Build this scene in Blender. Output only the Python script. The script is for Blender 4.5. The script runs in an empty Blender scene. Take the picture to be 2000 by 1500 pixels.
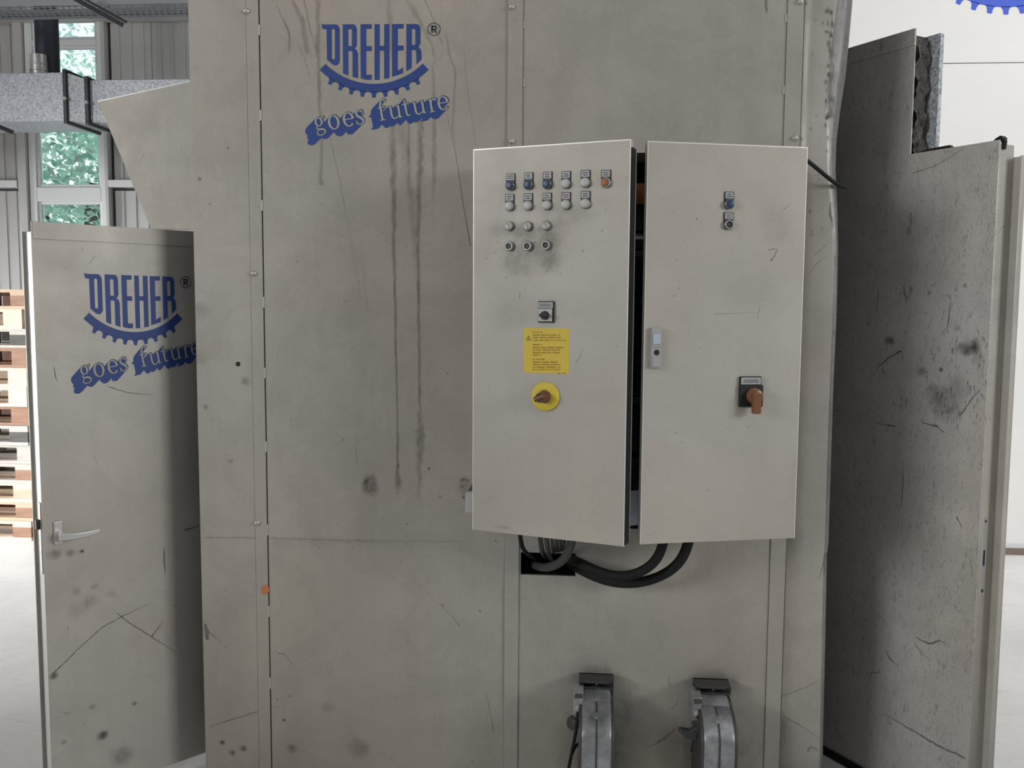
import bpy, math, random
from mathutils import Matrix, Vector
random.seed(7)
S = bpy.context.scene
COL = S.collection

# ------------------------------------------------------------------ camera
FPX = 1806.0
YAW, PITCH, ROLL = 0.0797, 0.0876, -0.0067
CAM = Vector((0, 0, 1.8))
_f = Vector((-math.sin(YAW)*math.cos(PITCH), math.cos(YAW)*math.cos(PITCH), -math.sin(PITCH)))
_r = Vector((math.cos(YAW), math.sin(YAW), 0))
_d = _f.cross(_r)
RGT = _r*math.cos(ROLL) + _d*math.sin(ROLL)
DWN = _d*math.cos(ROLL) - _r*math.sin(ROLL)
FWD = _f
cd = bpy.data.cameras.new('camera')
cd.sensor_width = 36.0
cd.lens = FPX*36.0/2000.0
cd.clip_end = 200
cam = bpy.data.objects.new('camera', cd)
COL.objects.link(cam)
cam.matrix_world = Matrix(((RGT.x, -DWN.x, -FWD.x, CAM.x), (RGT.y, -DWN.y, -FWD.y, CAM.y),
                           (RGT.z, -DWN.z, -FWD.z, CAM.z), (0, 0, 0, 1)))
S.camera = cam

# ------------------------------------------------------------------ light and exposure
S.view_settings.view_transform = 'Standard'
S.view_settings.look = 'None'
S.view_settings.gamma = 1.0
S.view_settings.use_curve_mapping = False
S.view_settings.exposure = 0.3
w = bpy.data.worlds.new('world')
S.world = w
w.use_nodes = True
w.node_tree.nodes['Background'].inputs[0].default_value = (0.95, 0.985, 1.0, 1)
w.node_tree.nodes['Background'].inputs[1].default_value = 1.0


def area(name, loc, target, sx, sy, energy, color=(1, 1, 1), spread=180):
    l = bpy.data.lights.new(name, 'AREA')
    l.shape = 'RECTANGLE'
    l.spread = math.radians(spread)
    l.size, l.size_y, l.energy, l.color = sx, sy, energy, color
    o = bpy.data.objects.new(name, l)
    COL.objects.link(o)
    o.location = loc
    o.rotation_euler = (Vector(target)-Vector(loc)).to_track_quat('-Z', 'Y').to_euler()
    return o


SKY = []
area('open_gate_left', (-9.7, 5.6, 1.2), (0.0, 7.6, 0.3), 4.4, 2.2, 300, (0.98, 0.99, 1.0), 60)
area('skylight_rear_right', (4.6, 4.6, 6.35), (4.6, 4.6, 0), 6.0, 3.5, 150, (0.98, 0.99, 1.0))
area('skylight_front', (-0.6, -1.2, 6.35), (-0.6, -1.2, 0), 8.0, 2.5, 60, (1.0, 0.99, 0.97))
area('side_windows_right', (9.6, -1.6, 4.0), (0.0, 2.6, 1.8), 5.0, 2.8, 520, (1.0, 0.99, 0.975))
area('side_windows_left', (-9.6, -3.5, 4.0), (0.0, 2.6, 1.8), 7.0, 2.8, 600, (1.0, 0.99, 0.975))


# ------------------------------------------------------------------ pixel -> world (photo pixel of a point lying on a known real plane)
def ray(px, py):
    return RGT*((px-1000)/FPX) + DWN*((py-750)/FPX) + FWD


def at_y(px, py, Y):
    d = ray(px, py)
    return CAM + d*(Y/d.y)


class Frame:
    """A vertical plane: local x along it, local y into it, local z up."""
    def __init__(s, origin, rz):
        s.o = Vector(origin)
        s.rz = rz
        s.M = Matrix.Translation(s.o) @ Matrix.Rotation(rz, 4, 'Z')
        s.x = Vector((math.cos(rz), math.sin(rz), 0))
        s.n = Vector((-math.sin(rz), math.cos(rz), 0))

    def uv(s, px, py, off=0.0):
        d = ray(px, py)
        p0 = s.o + s.n*off
        t = (p0-CAM).dot(s.n)/d.dot(s.n)
        q = CAM + d*t - s.o
        return (q.dot(s.x), q.z)


# ------------------------------------------------------------------ materials
def lin(c):
    return tuple(((v/255.0)/12.92 if v/255.0 <= 0.04045 else ((v/255.0+0.055)/1.055)**2.4) for v in c) + (1.0,)


class NT:
    def __init__(s, m):
        s.t = m.node_tree
        s.b = s.t.nodes['Principled BSDF']
        s.co = s.t.nodes.new('ShaderNodeTexCoord')

    def noise(s, scale, detail=4, rough=0.6, stretch=None, dist=0.0):
        n = s.t.nodes.new('ShaderNodeTexNoise')
        n.inputs['Scale'].default_value = scale
        n.inputs['Detail'].default_value = detail
        n.inputs['Roughness'].default_value = rough
        n.inputs['Distortion'].default_value = dist
        src = s.co.outputs['Object']
        if stretch:
            mp = s.t.nodes.new('ShaderNodeMapping')
            mp.inputs['Scale'].default_value = stretch
            s.t.links.new(src, mp.inputs['Vector'])
            src = mp.outputs['Vector']
        s.t.links.new(src, n.inputs['Vector'])
        return n.outputs['Fac']

    def ramp(s, fac, stops, interp='LINEAR'):
        r = s.t.nodes.new('ShaderNodeValToRGB')
        r.color_ramp.interpolation = interp
        e = r.color_ramp.elements
        while len(e) < len(stops):
            e.new(0.5)
        for i, (p, c) in enumerate(stops):
            e[i].position = p
            e[i].color = c if len(c) == 4 else tuple(c)+(1.0,)
        s.t.links.new(fac, r.inputs[0])
        return r.outputs[0]

    def mix(s, mode, fac, a, b):
        m = s.t.nodes.new('ShaderNodeMixRGB')
        m.blend_type = mode
        for i, v in ((0, fac), (1, a), (2, b)):
            if hasattr(v, 'is_linked'):
                s.t.links.new(v, m.inputs[i])
            else:
                m.inputs[i].default_value = v
        return m.outputs[0]

    def bump(s, fac, strength, dist=0.002):
        b = s.t.nodes.new('ShaderNodeBump')
        b.inputs['Strength'].default_value = strength
        b.inputs['Distance'].default_value = dist
        s.t.links.new(fac, b.inputs['Height'])
        s.t.links.new(b.outputs[0], s.b.inputs['Normal'])


def mat(name, c, rough=0.6, metal=0.0, **k):
    m = bpy.data.materials.new(name)
    m.use_nodes = True
    b = m.node_tree.nodes['Principled BSDF']
    b.inputs['Base Color'].default_value = c if len(c) == 4 else tuple(c)+(1,)
    b.inputs['Roughness'].default_value = rough
    b.inputs['Metallic'].default_value = metal
    b.inputs['Specular IOR Level'].default_value = k.get('spec', 0.4)
    return m


def gray(v):
    return (v, v, v, 1)


def worn_paint(name, c, mott=0.12, warm=(1.04, 0.99, 0.94, 1), rough=0.42, streak=0.06, spang=0.0, metal=0.15):
    """sheet metal with thin silver-grey paint: cloudy patches, rubbed areas, fine vertical streaks"""
    m = mat(name, c, rough, metal, spec=0.35)
    n = NT(m)
    base = tuple(c[:3])+(1,)
    big = n.ramp(n.noise(1.3, 5, 0.62, dist=0.6), [(0.35, gray(1-mott)), (0.66, gray(1+mott*0.8))])
    x = n.mix('MULTIPLY', 1.0, base, big)
    pat = n.ramp(n.noise(3.1, 6, 0.7, dist=1.2), [(0.47, gray(1.0)), (0.53, gray(1-mott*0.55)), (0.75, gray(1.0))])
    x = n.mix('MULTIPLY', 1.0, x, pat)
    wm = n.ramp(n.noise(0.9, 3, 0.5), [(0.42, gray(1.0)), (0.62, warm)])
    x = n.mix('MULTIPLY', 1.0, x, wm)
    st = n.ramp(n.noise(9.0, 4, 0.7, stretch=(1, 1, 0.06)), [(0.3, gray(1-streak)), (0.6, gray(1.0))])
    x = n.mix('MULTIPLY', 1.0, x, st)
    sp = n.ramp(n.noise(140, 3, 0.75), [(0.3, gray(0.9-spang)), (0.7, gray(1.05+spang))])
    x = n.mix('MULTIPLY', 0.7, x, sp)
    if spang:
        sc = n.ramp(n.noise(34, 8, 0.85, stretch=(1.7, 1, 0.6), dist=1.2), [(0.36, gray(0.38)), (0.46, gray(1.0)), (0.66, gray(1.0)), (0.74, gray(1.18))])
        x = n.mix('MULTIPLY', 0.85, x, sc)
    n.t.links.new(x, n.b.inputs['Base Color'])
    rg = n.ramp(n.noise(5, 5, 0.6), [(0.3, gray(rough-0.08)), (0.7, gray(rough+0.1))])
    n.t.links.new(rg, n.b.inputs['Roughness'])
    n.bump(n.noise(6, 3, 0.5), 0.10, 0.006)
    return m


PANEL = worn_paint('painted_sheet', (0.402, 0.387, 0.352), 0.10)
STRIP = worn_paint('painted_strip', (0.400, 0.387, 0.353), 0.08)
CAB = worn_paint('cabinet_paint', (0.435, 0.42, 0.382), 0.06, streak=0.02, metal=0.05)
STAINED = worn_paint('stained_bent_sheet', (0.24, 0.24, 0.235), 0.16, streak=0.45, spang=0.10)
DOORM = worn_paint('door_paint', (0.475, 0.463, 0.425), 0.09)
GALVD = worn_paint('scuffed_zinc_sheet', (0.56, 0.553, 0.53), 0.12, spang=0.12, metal=0.25)
EDGE = mat('bare_edge', (0.47, 0.46, 0.43), 0.4, 0.3)
EDGEHI = mat('painted_edge_highlight', (0.74, 0.73, 0.70), 0.35, 0.2)  # pale colour standing in for highlights on cabinet and hopper rims
DARKBODY = mat('dark_interior', (0.03, 0.03, 0.03), 0.8)
BLACK = mat('black_plastic', (0.012, 0.012, 0.013), 0.45)
RUBBER = mat('black_rubber', (0.012, 0.0135, 0.0135), 0.7, spec=0.25)
CHROME = mat('chrome', (0.24, 0.24, 0.235), 0.38, 0.6)
ALU = mat('brushed_aluminium', (0.58, 0.58, 0.57), 0.36, 0.6)
STEEL = mat('bolt_steel', (0.50, 0.50, 0.47), 0.4, 0.5)
BLUE = mat('blue_print', lin((44, 70, 132)), 0.5)
BLUE2 = mat('blue_wall_paint', lin((70, 96, 205)), 0.6)
INK = mat('dark_ink', (0.035, 0.04, 0.05), 0.6)
PALE = mat('pale_lettering', lin((158, 162, 164)), 0.5)
GREYBTN = mat('pale_grey_plastic', (0.44, 0.44, 0.43), 0.35)
BLUEBTN = mat('dark_blue_plastic', (0.026, 0.052, 0.115), 0.35)
ORANGE = mat('faded_orange_plastic', lin((142, 92, 60)), 0.4)
RUST = mat('copper_orange_handle', lin((124, 84, 62)), 0.26)
BROWN = mat('brown_red_knob', lin((104, 66, 54)), 0.3)
LEGEND = mat('legend_plate', (0.36, 0.37, 0.38), 0.4)
DARKTXT = mat('legend_print', (0.10, 0.105, 0.12), 0.6)
YELLOW = mat('yellow_sticker', lin((208, 184, 66)), 0.5)
YTXT = mat('sticker_print', lin((158, 130, 46)), 0.6)
YTRI = mat('sticker_triangle', lin((70, 50, 26)), 0.6)
GREYPL = mat('grey_plate', (0.36, 0.365, 0.36), 0.4)
BLUEGREY = mat('pale_blue_plastic', (0.42, 0.49, 0.60), 0.4)
GREYCAB = mat('grey_cable_jacket', (0.06, 0.062, 0.062), 0.5)
WOOL = mat('glass_wool', (0.10, 0.095, 0.09), 0.95)
_n = NT(WOOL)
_n.t.links.new(_n.ramp(_n.noise(40, 6, 0.8), [(0.3, gray(0.035)), (0.7, (0.17, 0.16, 0.15, 1))]), _n.b.inputs['Base Color'])
_n.bump(_n.noise(60, 5, 0.7), 0.8, 0.01)


def cast_mat():
    m = mat('cast_aluminium', (0.3, 0.31, 0.33), 0.42, 0.45)
    n = NT(m)
    n.t.links.new(n.ramp(n.noise(9, 6, 0.7), [(0.3, (0.16, 0.165, 0.175, 1)), (0.65, (0.42, 0.43, 0.455, 1))]), n.b.inputs['Base Color'])
    return m


CAST = cast_mat()
CASTD = mat('dirty_cast_metal', (0.085, 0.085, 0.088), 0.55, 0.5)


def galv(name, a, b, scale=26):
    m = mat(name, a, 0.42, 0.35)
    n = NT(m)
    v = n.t.nodes.new('ShaderNodeTexVoronoi')
    v.inputs['Scale'].default_value = scale
    n.t.links.new(n.co.outputs['Object'], v.inputs['Vector'])
    n.t.links.new(n.ramp(v.outputs['Color'], [(0.15, a), (0.85, b)]), n.b.inputs['Base Color'])
    return m


GALV = galv('spangled_zinc', (0.24, 0.26, 0.285, 1), (0.42, 0.44, 0.465, 1), 75)
GALVB = galv('stained_zinc', (0.25, 0.29, 0.33, 1), (0.60, 0.63, 0.66, 1), 110)
TRAYM = mat('tray_zinc', (0.24, 0.255, 0.275), 0.5, 0.4)
DKSTEEL = mat('dark_steel', (0.045, 0.048, 0.055), 0.55, 0.3)
PIPEM = mat('dark_pipe', (0.03, 0.036, 0.055), 0.5)
CLAD = mat('wall_cladding', (0.42, 0.42, 0.42), 0.55)
HALLM = mat('hall_shell', (0.22, 0.22, 0.22), 0.8)
WALLB = mat('wall_core', (0.10, 0.10, 0.105), 0.8)
RAILM = mat('white_rail', (0.62, 0.63, 0.63), 0.5)
POSTM = mat('grey_post', (0.46, 0.46, 0.45), 0.5)
FRAMEM = mat('white_window_frame', (0.66, 0.69, 0.69), 0.4)


def white_wall():
    m = mat('white_wall_panel', (0.82, 0.81, 0.78), 0.45)
    n = NT(m)
    x = n.ramp(n.noise(1.1, 5, 0.6, stretch=(0.5, 1, 1.6)), [(0.4, (0.765, 0.757, 0.735, 1)), (0.7, (0.80, 0.795, 0.775, 1))])
    n.t.links.new(x, n.b.inputs['Base Color'])
    return m


WHITE = white_wall()


def floor_mat():
    m = mat('light_concrete', (0.6, 0.59, 0.56), 0.55)
    n = NT(m)
    x = n.ramp(n.noise(1.6, 8, 0.7, dist=0.8), [(0.3, (0.68, 0.67, 0.65, 1)), (0.7, (0.80, 0.795, 0.78, 1))])
    y = n.ramp(n.noise(14, 6, 0.8, stretch=(0.5, 1.4, 1)), [(0.32, gray(0.78)), (0.45, gray(1.0))])
    x = n.mix('MULTIPLY', 0.8, x, y)
    n.t.links.new(x, n.b.inputs['Base Color'])
    n.bump(n.noise(30, 5, 0.7), 0.2, 0.004)
    return m


CONC = floor_mat()


def wood(name, a, b):
    m = mat(name, a, 0.7)
    n = NT(m)
    x = n.ramp(n.noise(9, 6, 0.7, stretch=(0.25, 3, 3), dist=0.6), [(0.3, a), (0.7, b)])
    n.t.links.new(x, n.b.inputs['Base Color'])
    return m


PINE = wood('pale_pine', (0.56, 0.43, 0.31, 1), (0.74, 0.60, 0.46, 1))
PINE2 = wood('tan_pine', (0.42, 0.29, 0.20, 1), (0.58, 0.43, 0.31, 1))
OLDW = wood('weathered_pine', (0.33, 0.29, 0.25, 1), (0.56, 0.52, 0.47, 1))
BRWN = wood('brown_pine', (0.20, 0.10, 0.06, 1), (0.34, 0.19, 0.12, 1))
BARK = mat('bark', (0.14, 0.12, 0.09), 0.9)


def leaf_mat():
    m = mat('pale_green_leaf', (0.18, 0.38, 0.26), 0.6)
    n = NT(m)
    g = n.t.nodes.new('ShaderNodeNewGeometry')
    n.t.links.new(n.ramp(g.outputs['Random Per Island'], [(0.0, (0.40, 0.68, 0.56, 1)), (1.0, (0.72, 0.90, 0.82, 1))]), n.b.inputs['Base Color'])
    return m


LEAF = leaf_mat()


def glass_mat():
    m = bpy.data.materials.new('window_glass')
    m.use_nodes = True
    t = m.node_tree
    t.nodes.clear()
    o = t.nodes.new('ShaderNodeOutputMaterial')
    mx = t.nodes.new('ShaderNodeMixShader')
    tr = t.nodes.new('ShaderNodeBsdfTransparent')
    tr.inputs[0].default_value = (0.93, 0.98, 0.97, 1)
    gl = t.nodes.new('ShaderNodeBsdfGlossy')
    gl.inputs['Roughness'].default_value = 0.02
    fr = t.nodes.new('ShaderNodeFresnel')
    t.links.new(fr.outputs[0], mx.inputs[0])
    t.links.new(tr.outputs[0], mx.inputs[1])
    t.links.new(gl.outputs[0], mx.inputs[2])
    t.links.new(mx.outputs[0], o.inputs[0])
    return m


GLASS = glass_mat()


def grime_mat(name, c, lo=0.3, hi=0.6, scale=55, stretch=(1, 1, 0.35)):
    """dirt film: per-vertex thickness 'a' broken up by noise"""
    m = bpy.data.materials.new(name)
    m.use_nodes = True
    t = m.node_tree
    n = NT(m)
    b = n.b
    b.inputs['Base Color'].default_value = c
    b.inputs['Roughness'].default_value = 0.7
    b.inputs['Specular IOR Level'].default_value = 0.2
    at = t.nodes.new('ShaderNodeAttribute')
    at.attribute_name = 'a'
    nz = n.ramp(n.noise(scale, 5, 0.7, stretch=stretch), [(lo, gray(0.25)), (hi, gray(1.0))])
    x = n.mix('MULTIPLY', 1.0, at.outputs['Color'], nz)
    t.links.new(x, b.inputs['Alpha'])
    return m


GRIME = grime_mat('dark_grime', (0.075, 0.072, 0.065, 1))
SMUDGE = grime_mat('soft_smudge', (0.07, 0.068, 0.06, 1), 0.35, 0.68, 22, (1, 1, 1))
SCUFF = grime_mat('bright_scuff', (0.62, 0.61, 0.57, 1))


# ------------------------------------------------------------------ mesh builder
class MB:
    def __init__(s):
        s.v, s.f, s.m = [], [], []

    def add(s, vs, fs, mi=0):
        k = len(s.v)
        s.v += [tuple(p) for p in vs]
        for f in fs:
            s.f.append([k+i for i in f])
            s.m.append(mi)
        return s

    def box(s, x0, x1, y0, y1, z0, z1, mi=0):
        vs = [(x, y, z) for x in (x0, x1) for y in (y0, y1) for z in (z0, z1)]
        return s.add(vs, [(0, 1, 3, 2), (4, 6, 7, 5), (0, 4, 5, 1), (2, 3, 7, 6), (0, 2, 6, 4), (1, 5, 7, 3)], mi)

    def prism(s, poly, y0, y1, mi=0):
        """polygon in local (x,z), extruded y0 (front) .. y1 (back)"""
        n = len(poly)
        ar = sum(poly[i][0]*poly[(i+1) % n][1]-poly[(i+1) % n][0]*poly[i][1] for i in range(n))
        if ar < 0:
            poly = poly[::-1]
        vs = [(x, y0, z) for x, z in poly]+[(x, y1, z) for x, z in poly]
        fs = [list(range(n)), list(range(2*n-1, n-1, -1))]
        fs += [(i, i+n, (i+1) % n+n, (i+1) % n) for i in range(n)]
        return s.add(vs, fs, mi)

    def flat(s, poly, y, mi=0):
        n = len(poly)
        ar = sum(poly[i][0]*poly[(i+1) % n][1]-poly[(i+1) % n][0]*poly[i][1] for i in range(n))
        if ar < 0:
            poly = poly[::-1]
        return s.add([(x, y, z) for x, z in poly], [list(range(n))], mi)

    def cyl(s, p0, p1, r0, r1=None, n=16, mi=0, cap=True):
        r1 = r0 if r1 is None else r1
        return s.lathe(p0, p1, [(0, r0), (1, r1)], n, mi, cap)

    def lathe(s, p0, p1, prof, n=16, mi=0, cap=True):
        p0, p1 = Vector(p0), Vector(p1)
        ax = p1-p0
        a = ax.normalized()
        u = a.orthogonal().normalized()
        w_ = a.cross(u)
        vs = []
        for t, r in prof:
            for i in range(n):
                an = 2*math.pi*i/n
                vs.append(p0+ax*t+(u*math.cos(an)+w_*math.sin(an))*r)
        fs = []
        for k in range(len(prof)-1):
            for i in range(n):
                j = (i+1) % n
                fs.append((k*n+i, k*n+j, (k+1)*n+j, (k+1)*n+i))
        if cap:
            fs.append(list(range(n))[::-1])
            fs.append([(len(prof)-1)*n+i for i in range(n)])
        return s.add(vs, fs, mi)

    def tube(s, pts, r, n=10, mi=0, sub=6):
        P = [Vector(p) for p in pts]
        if sub > 1 and len(P) > 2:
            Q = []
            for i in range(len(P)-1):
                a, b, c, d = P[max(i-1, 0)], P[i], P[i+1], P[min(i+2, len(P)-1)]
                for k in range(sub):
                    t = k/sub
                    Q.append(0.5*((2*b)+(c-a)*t+(2*a-5*b+4*c-d)*t*t+(3*b-a-3*c+d)*t**3))
            Q.append(P[-1])
            P = Q
        u = None
        vs, fs = [], []
        for i, p in enumerate(P):
            t = (P[min(i+1, len(P)-1)]-P[max(i-1, 0)]).normalized()
            u = t.orthogonal().normalized() if u is None else (u-t*u.dot(t)).normalized()
            w_ = t.cross(u)
            for k in range(n):
                an = 2*math.pi*k/n
                vs.append(p+(u*math.cos(an)+w_*math.sin(an))*r)
        for i in range(len(P)-1):
            for k in range(n):
                j = (k+1) % n
                fs.append((i*n+k, i*n+j, (i+1)*n+j, (i+1)*n+k))
        fs.append(list(range(n))[::-1])
        fs.append([(len(P)-1)*n+k for k in range(n)])
        return s.add(vs, fs, mi)

    def mesh(s, name, mats, smooth=False):
        me = bpy.data.meshes.new(name)
        me.from_pydata(s.v, [], s.f)
        mats = mats if isinstance(mats, (list, tuple)) else [mats]
        for m in mats:
            me.materials.append(m)
        me.polygons.foreach_set('material_index', s.m)
        if smooth:
            me.polygons.foreach_set('use_smooth', [True]*len(me.polygons))
        me.update()
        return me


WM = {}


def link(o, parent=None, M=None):
    COL.objects.link(o)
    M = Matrix.Identity(4) if M is None else M
    if parent:
        o.parent = parent
        o.matrix_parent_inverse = WM[parent.name].inverted()
    o.matrix_basis = M
    WM[o.name] = M.copy()
    return o


def obj(name, mb, mats, parent=None, M=None, smooth=False, bevel=0.0, label=None, segs=2, angle=40):
    me = mb if isinstance(mb, bpy.types.Mesh) else mb.mesh(name, mats, smooth)
    o = bpy.data.objects.new(name, me)
    link(o, parent, M)
    if bevel:
        b = o.modifiers.new('bevel', 'BEVEL')
        b.width = bevel
        b.segments = segs
        b.limit_method = 'ANGLE'
        b.angle_limit = math.radians(angle)
    if smooth:
        e = o.modifiers.new('es', 'EDGE_SPLIT')
        e.split_angle = math.radians(38)
    if label:
        o['label'] = label
    return o


def tag(o, label, cat, group=None, kind=None):
    o['label'] = label
    o['category'] = cat
    if group:
        o['group'] = group
    if kind:
        o['kind'] = kind
    return o


def thing(name, label, cat, loc, group=None):
    o = bpy.data.objects.new(name, None)
    o.empty_display_size = 0.1
    link(o, None, Matrix.Translation(Vector(loc)))
    return tag(o, label, cat, group)


def struct(name, mb, m, M=None, parent=None, **k):
    o = obj(name, mb, m, parent, M, **k)
    if not parent:
        o['kind'] = 'structure'
    return o


# ------------------------------------------------------------------ dirt films (thin layers on the surfaces)
class Film:
    def __init__(s):
        s.v, s.f, s.a, s.m = [], [], [], []

    def ribbon(s, pts, widths, alphas, y, mi=0, jag=0.0, rnd=random):
        """pts in plane (x,z); alpha falls to zero across the width"""
        P, W, A = [], [], []
        for i in range(len(pts)-1):
            L = math.dist(pts[i], pts[i+1])
            n = max(1, min(40, int(L/0.015)))
            for k in range(n):
                t = k/n
                P.append((pts[i][0]*(1-t)+pts[i+1][0]*t, pts[i][1]*(1-t)+pts[i+1][1]*t))
                W.append(widths[i]*(1-t)+widths[i+1]*t)
                A.append(alphas[i]*(1-t)+alphas[i+1]*t)
        P.append(pts[-1]); W.append(widths[-1]); A.append(alphas[-1])
        k0 = len(s.v)
        for i, p in enumerate(P):
            a, b = P[max(i-1, 0)], P[min(i+1, len(P)-1)]
            dx, dz = b[0]-a[0], b[1]-a[1]
            L = math.hypot(dx, dz) or 1
            nx, nz = -dz/L, dx/L
            j = rnd.uniform(-jag, jag)*W[i]
            wl = W[i]*(1+rnd.uniform(-jag, jag))
            for q, al in ((-1, 0), (-0.3, 1), (0.3, 1), (1, 0)):
                s.v.append((p[0]+nx*(q*wl*0.5+j), y, p[1]+nz*(q*wl*0.5+j)))
                s.a.append(A[i]*al)
        for i in range(len(P)-1):
            for q in range(3):
                s.f.append((k0+i*4+q, k0+i*4+q+1, k0+i*4+q+5, k0+i*4+q+4))
                s.m.append(mi)

    def blob(s, c, rx, rz, alpha, y, mi=1, n=18):
        k0 = len(s.v)
        s.v.append((c[0], y, c[1])); s.a.append(alpha)
        for ring, al in ((0.35, 0.85), (0.7, 0.4), (1.0, 0.0)):
            for i in range(n):
                an = 2*math.pi*i/n
                j = 1+random.uniform(-0.15, 0.15)
                s.v.append((c[0]+math.cos(an)*rx*ring*j, y, c[1]+math.sin(an)*rz*ring*j))
                s.a.append(alpha*al)
        for i in range(n):
            j = (i+1) % n
            s.f.append((k0, k0+1+i, k0+1+j)); s.m.append(mi)
            for r in range(2):
                o = k0+1+r*n
                s.f.append((o+i, o+n+i, o+n+j, o+j)); s.m.append(mi)

    def build(s, name, parent, M):
        me = bpy.data.meshes.new(name)
        me.from_pydata(s.v, [], s.f)
        for m in (GRIME, SMUDGE, SCUFF):
            me.materials.append(m)
        me.polygons.foreach_set('material_index', s.m)
        at = me.color_attributes.new('a', 'FLOAT_COLOR', 'POINT')
        flat = []
        for a in s.a:
            flat += [a, a, a, 1.0]
        at.data.foreach_set('color', flat)
        me.update()
        o = bpy.data.objects.new(name, me)
        link(o, parent, M)
        o['kind'] = 'stuff'
        return o


# ================================================================== SETTING
def build_setting():
    # floor slab
    struct('floor', MB().box(-14, 14, -9, 11.5, -0.25, 0.0), CONC)
    # rest of the hall shell, behind and above the viewer
    struct('ceiling', MB().box(-10.2, 10.2, -9, 9.2, 6.5, 6.7), HALLM)
    struct('wall_left', MB().box(-10.2, -10.0, -9, 9.2, 0, 6.5), HALLM)
    struct('wall_end', MB().box(10.0, 10.2, -9, 7.1, 0, 6.5), HALLM)
    # added low walls out of view, blocking side light from the machine's foot
    struct('wall_light_blocker_left', MB().box(-3.5, -3.4, -8.0, 2.6, 0, 1.5), HALLM)
    struct('wall_light_blocker_right', MB().box(3.4, 3.5, -8.0, 2.6, 0, 1.5), HALLM)
    struct('wall_front', MB().box(-10, 10, -9.0, -8.8, 0, 6.5), HALLM)
    # white wall, right
    YW = 6.88
    def pw(x, y): return at_y(x, y, YW)
    wl = struct('wall_right', MB().box(0.95, 10.0, YW+0.02, YW+0.22, 0, 6.5), WALLB)
    zs = pw(1915, 123).z
    zb = pw(1985, 1062).z
    zt = pw(1985, 1082).z
    for (z0, z1) in ((zb, zs-0.003), (zs+0.003, zs+2.3)):
        for (x0, x1) in ((0.95, 4.6), (4.606, 10.0)):
            obj('wall_panel', MB().box(x0, x1, YW, YW+0.02, z0, z1), WHITE, wl, bevel=0.002)
    gw = MB().box(0.95, 9.0, YW-0.015, YW+0.02, zb-0.03, zb)
    struct('trim_1', gw, RAILM)
    struct('baseboard_right', MB().box(0.95, 9.0, YW-0.03, YW+0.02, 0.0, zb-0.032), mat('brown_kerb', (0.20, 0.15, 0.12), 0.8))
    # rear wall, left of the machine, with the tall window
    YB = 9.0
    def pb(x, y): return at_y(x, y, YB)
    xl, xr = pb(50, 100).x, pb(202, 100).x
    xdark = pb(213, 100).x
    ztop = 6.5
    wb = struct('wall_back', MB().box(-12, xl-0.10, YB+0.06, YB+0.2, 0, ztop).box(xdark-0.05, 1.15, YB+0.06, YB+0.2, 0, ztop)
                .box(xl-0.10, xdark-0.05, YB+0.06, YB+0.2, 4.75, ztop).box(xl-0.10, xdark-0.05, YB+0.06, YB+0.2, 0, 0.9), WALLB)
    zr1, zr2 = pb(260, 352).z, pb(260, 366).z
    levels = [(0.02, zr2-0.03), (zr1+0.0, 6.4)]
    def clad(x0, x1):
        n = max(1, round(abs(x1-x0)/0.42))
        for (z0, z1) in levels:
            for i in range(n):
                a, b = x0+(x1-x0)*i/n+0.003, x0+(x1-x0)*(i+1)/n-0.003
                m = MB().box(a, b, YB+0.03, YB+0.06, z0, z1)
                for k in (0.2, 0.5, 0.8):
                    c = a+(b-a)*k
                    m.box(c-0.012, c+0.012, YB+0.022, YB+0.03, z0, z1)
                obj('cladding_panel', m, CLAD, wb)
    clad(xdark, 1.15)
    clad(-8.0, xl-0.10)
    struct('trim_2', MB().box(xdark-0.03, 1.15, YB-0.04, YB+0.06, zr2, zr1), RAILM, bevel=0.004)
    struct('trim_3', MB().box(-8.0, xl-0.12, YB-0.04, YB+0.06, zr2, zr1), RAILM, bevel=0.004)
    struct('trim_4', MB().box(-8, 1.15, YB-0.12, YB+0.02, pb(280, 42).z, pb(280, 29).z), POSTM, bevel=0.004)
    struct('trim_5', MB().box(xl-0.10, xl-0.012, YB-0.05, YB+0.06, 0, 6.4), POSTM, bevel=0.004)
    struct('trim_6', MB().box(xr-0.012, xr+0.025, YB-0.03, YB+0.06, 0, 6.4), POSTM, bevel=0.004)
    # window: outer frame, transoms, panes
    zA, zB, zC, zD = pb(120, 78).z, pb(120, 90).z, pb(120, 366).z, pb(120, 394).z
    zc2 = pb(120, 380).z
    zlow, zhi = 0.9, 4.75
    fw = 0.075
    wf = MB()
    wf.box(xl, xl+fw, YB-0.02, YB+0.06, zlow, zhi).box(xr-0.06, xr-0.002, YB-0.02, YB+0.06, zlow, zhi)
    wf.box(xl+fw, xr-0.06, YB-0.02, YB+0.06, zB, zA)
    wf.box(xl+fw, xr-0.06, YB-0.02, YB+0.06, zD, zC)
    wf.box(xl+fw, xr-0.06, YB-0.02, YB+0.06, zlow, zlow+fw).box(xl+fw, xr-0.06, YB-0.02, YB+0.06, zhi-fw, zhi)
    win = struct('window_1', wf, FRAMEM, bevel=0.006)
    for (z0, z1) in ((zlow+fw, zD), (zC, zB), (zA, zhi-fw)):
        sash = MB()
        a, b, t = xl+fw, xr-0.06, 0.028
        sash.box(a, a+t, YB, YB+0.05, z0, z1).box(b-t, b, YB, YB+0.05, z0, z1)
        sash.box(a+t, b-t, YB, YB+0.05, z0, z0+t).box(a+t, b-t, YB, YB+0.05, z1-t, z1)
        so = obj('sash', sash, FRAMEM, win, bevel=0.003)
        obj('pane', MB().box(a+t, b-t, YB+0.022, YB+0.03, z0+t, z1-t), GLASS, so)
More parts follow.
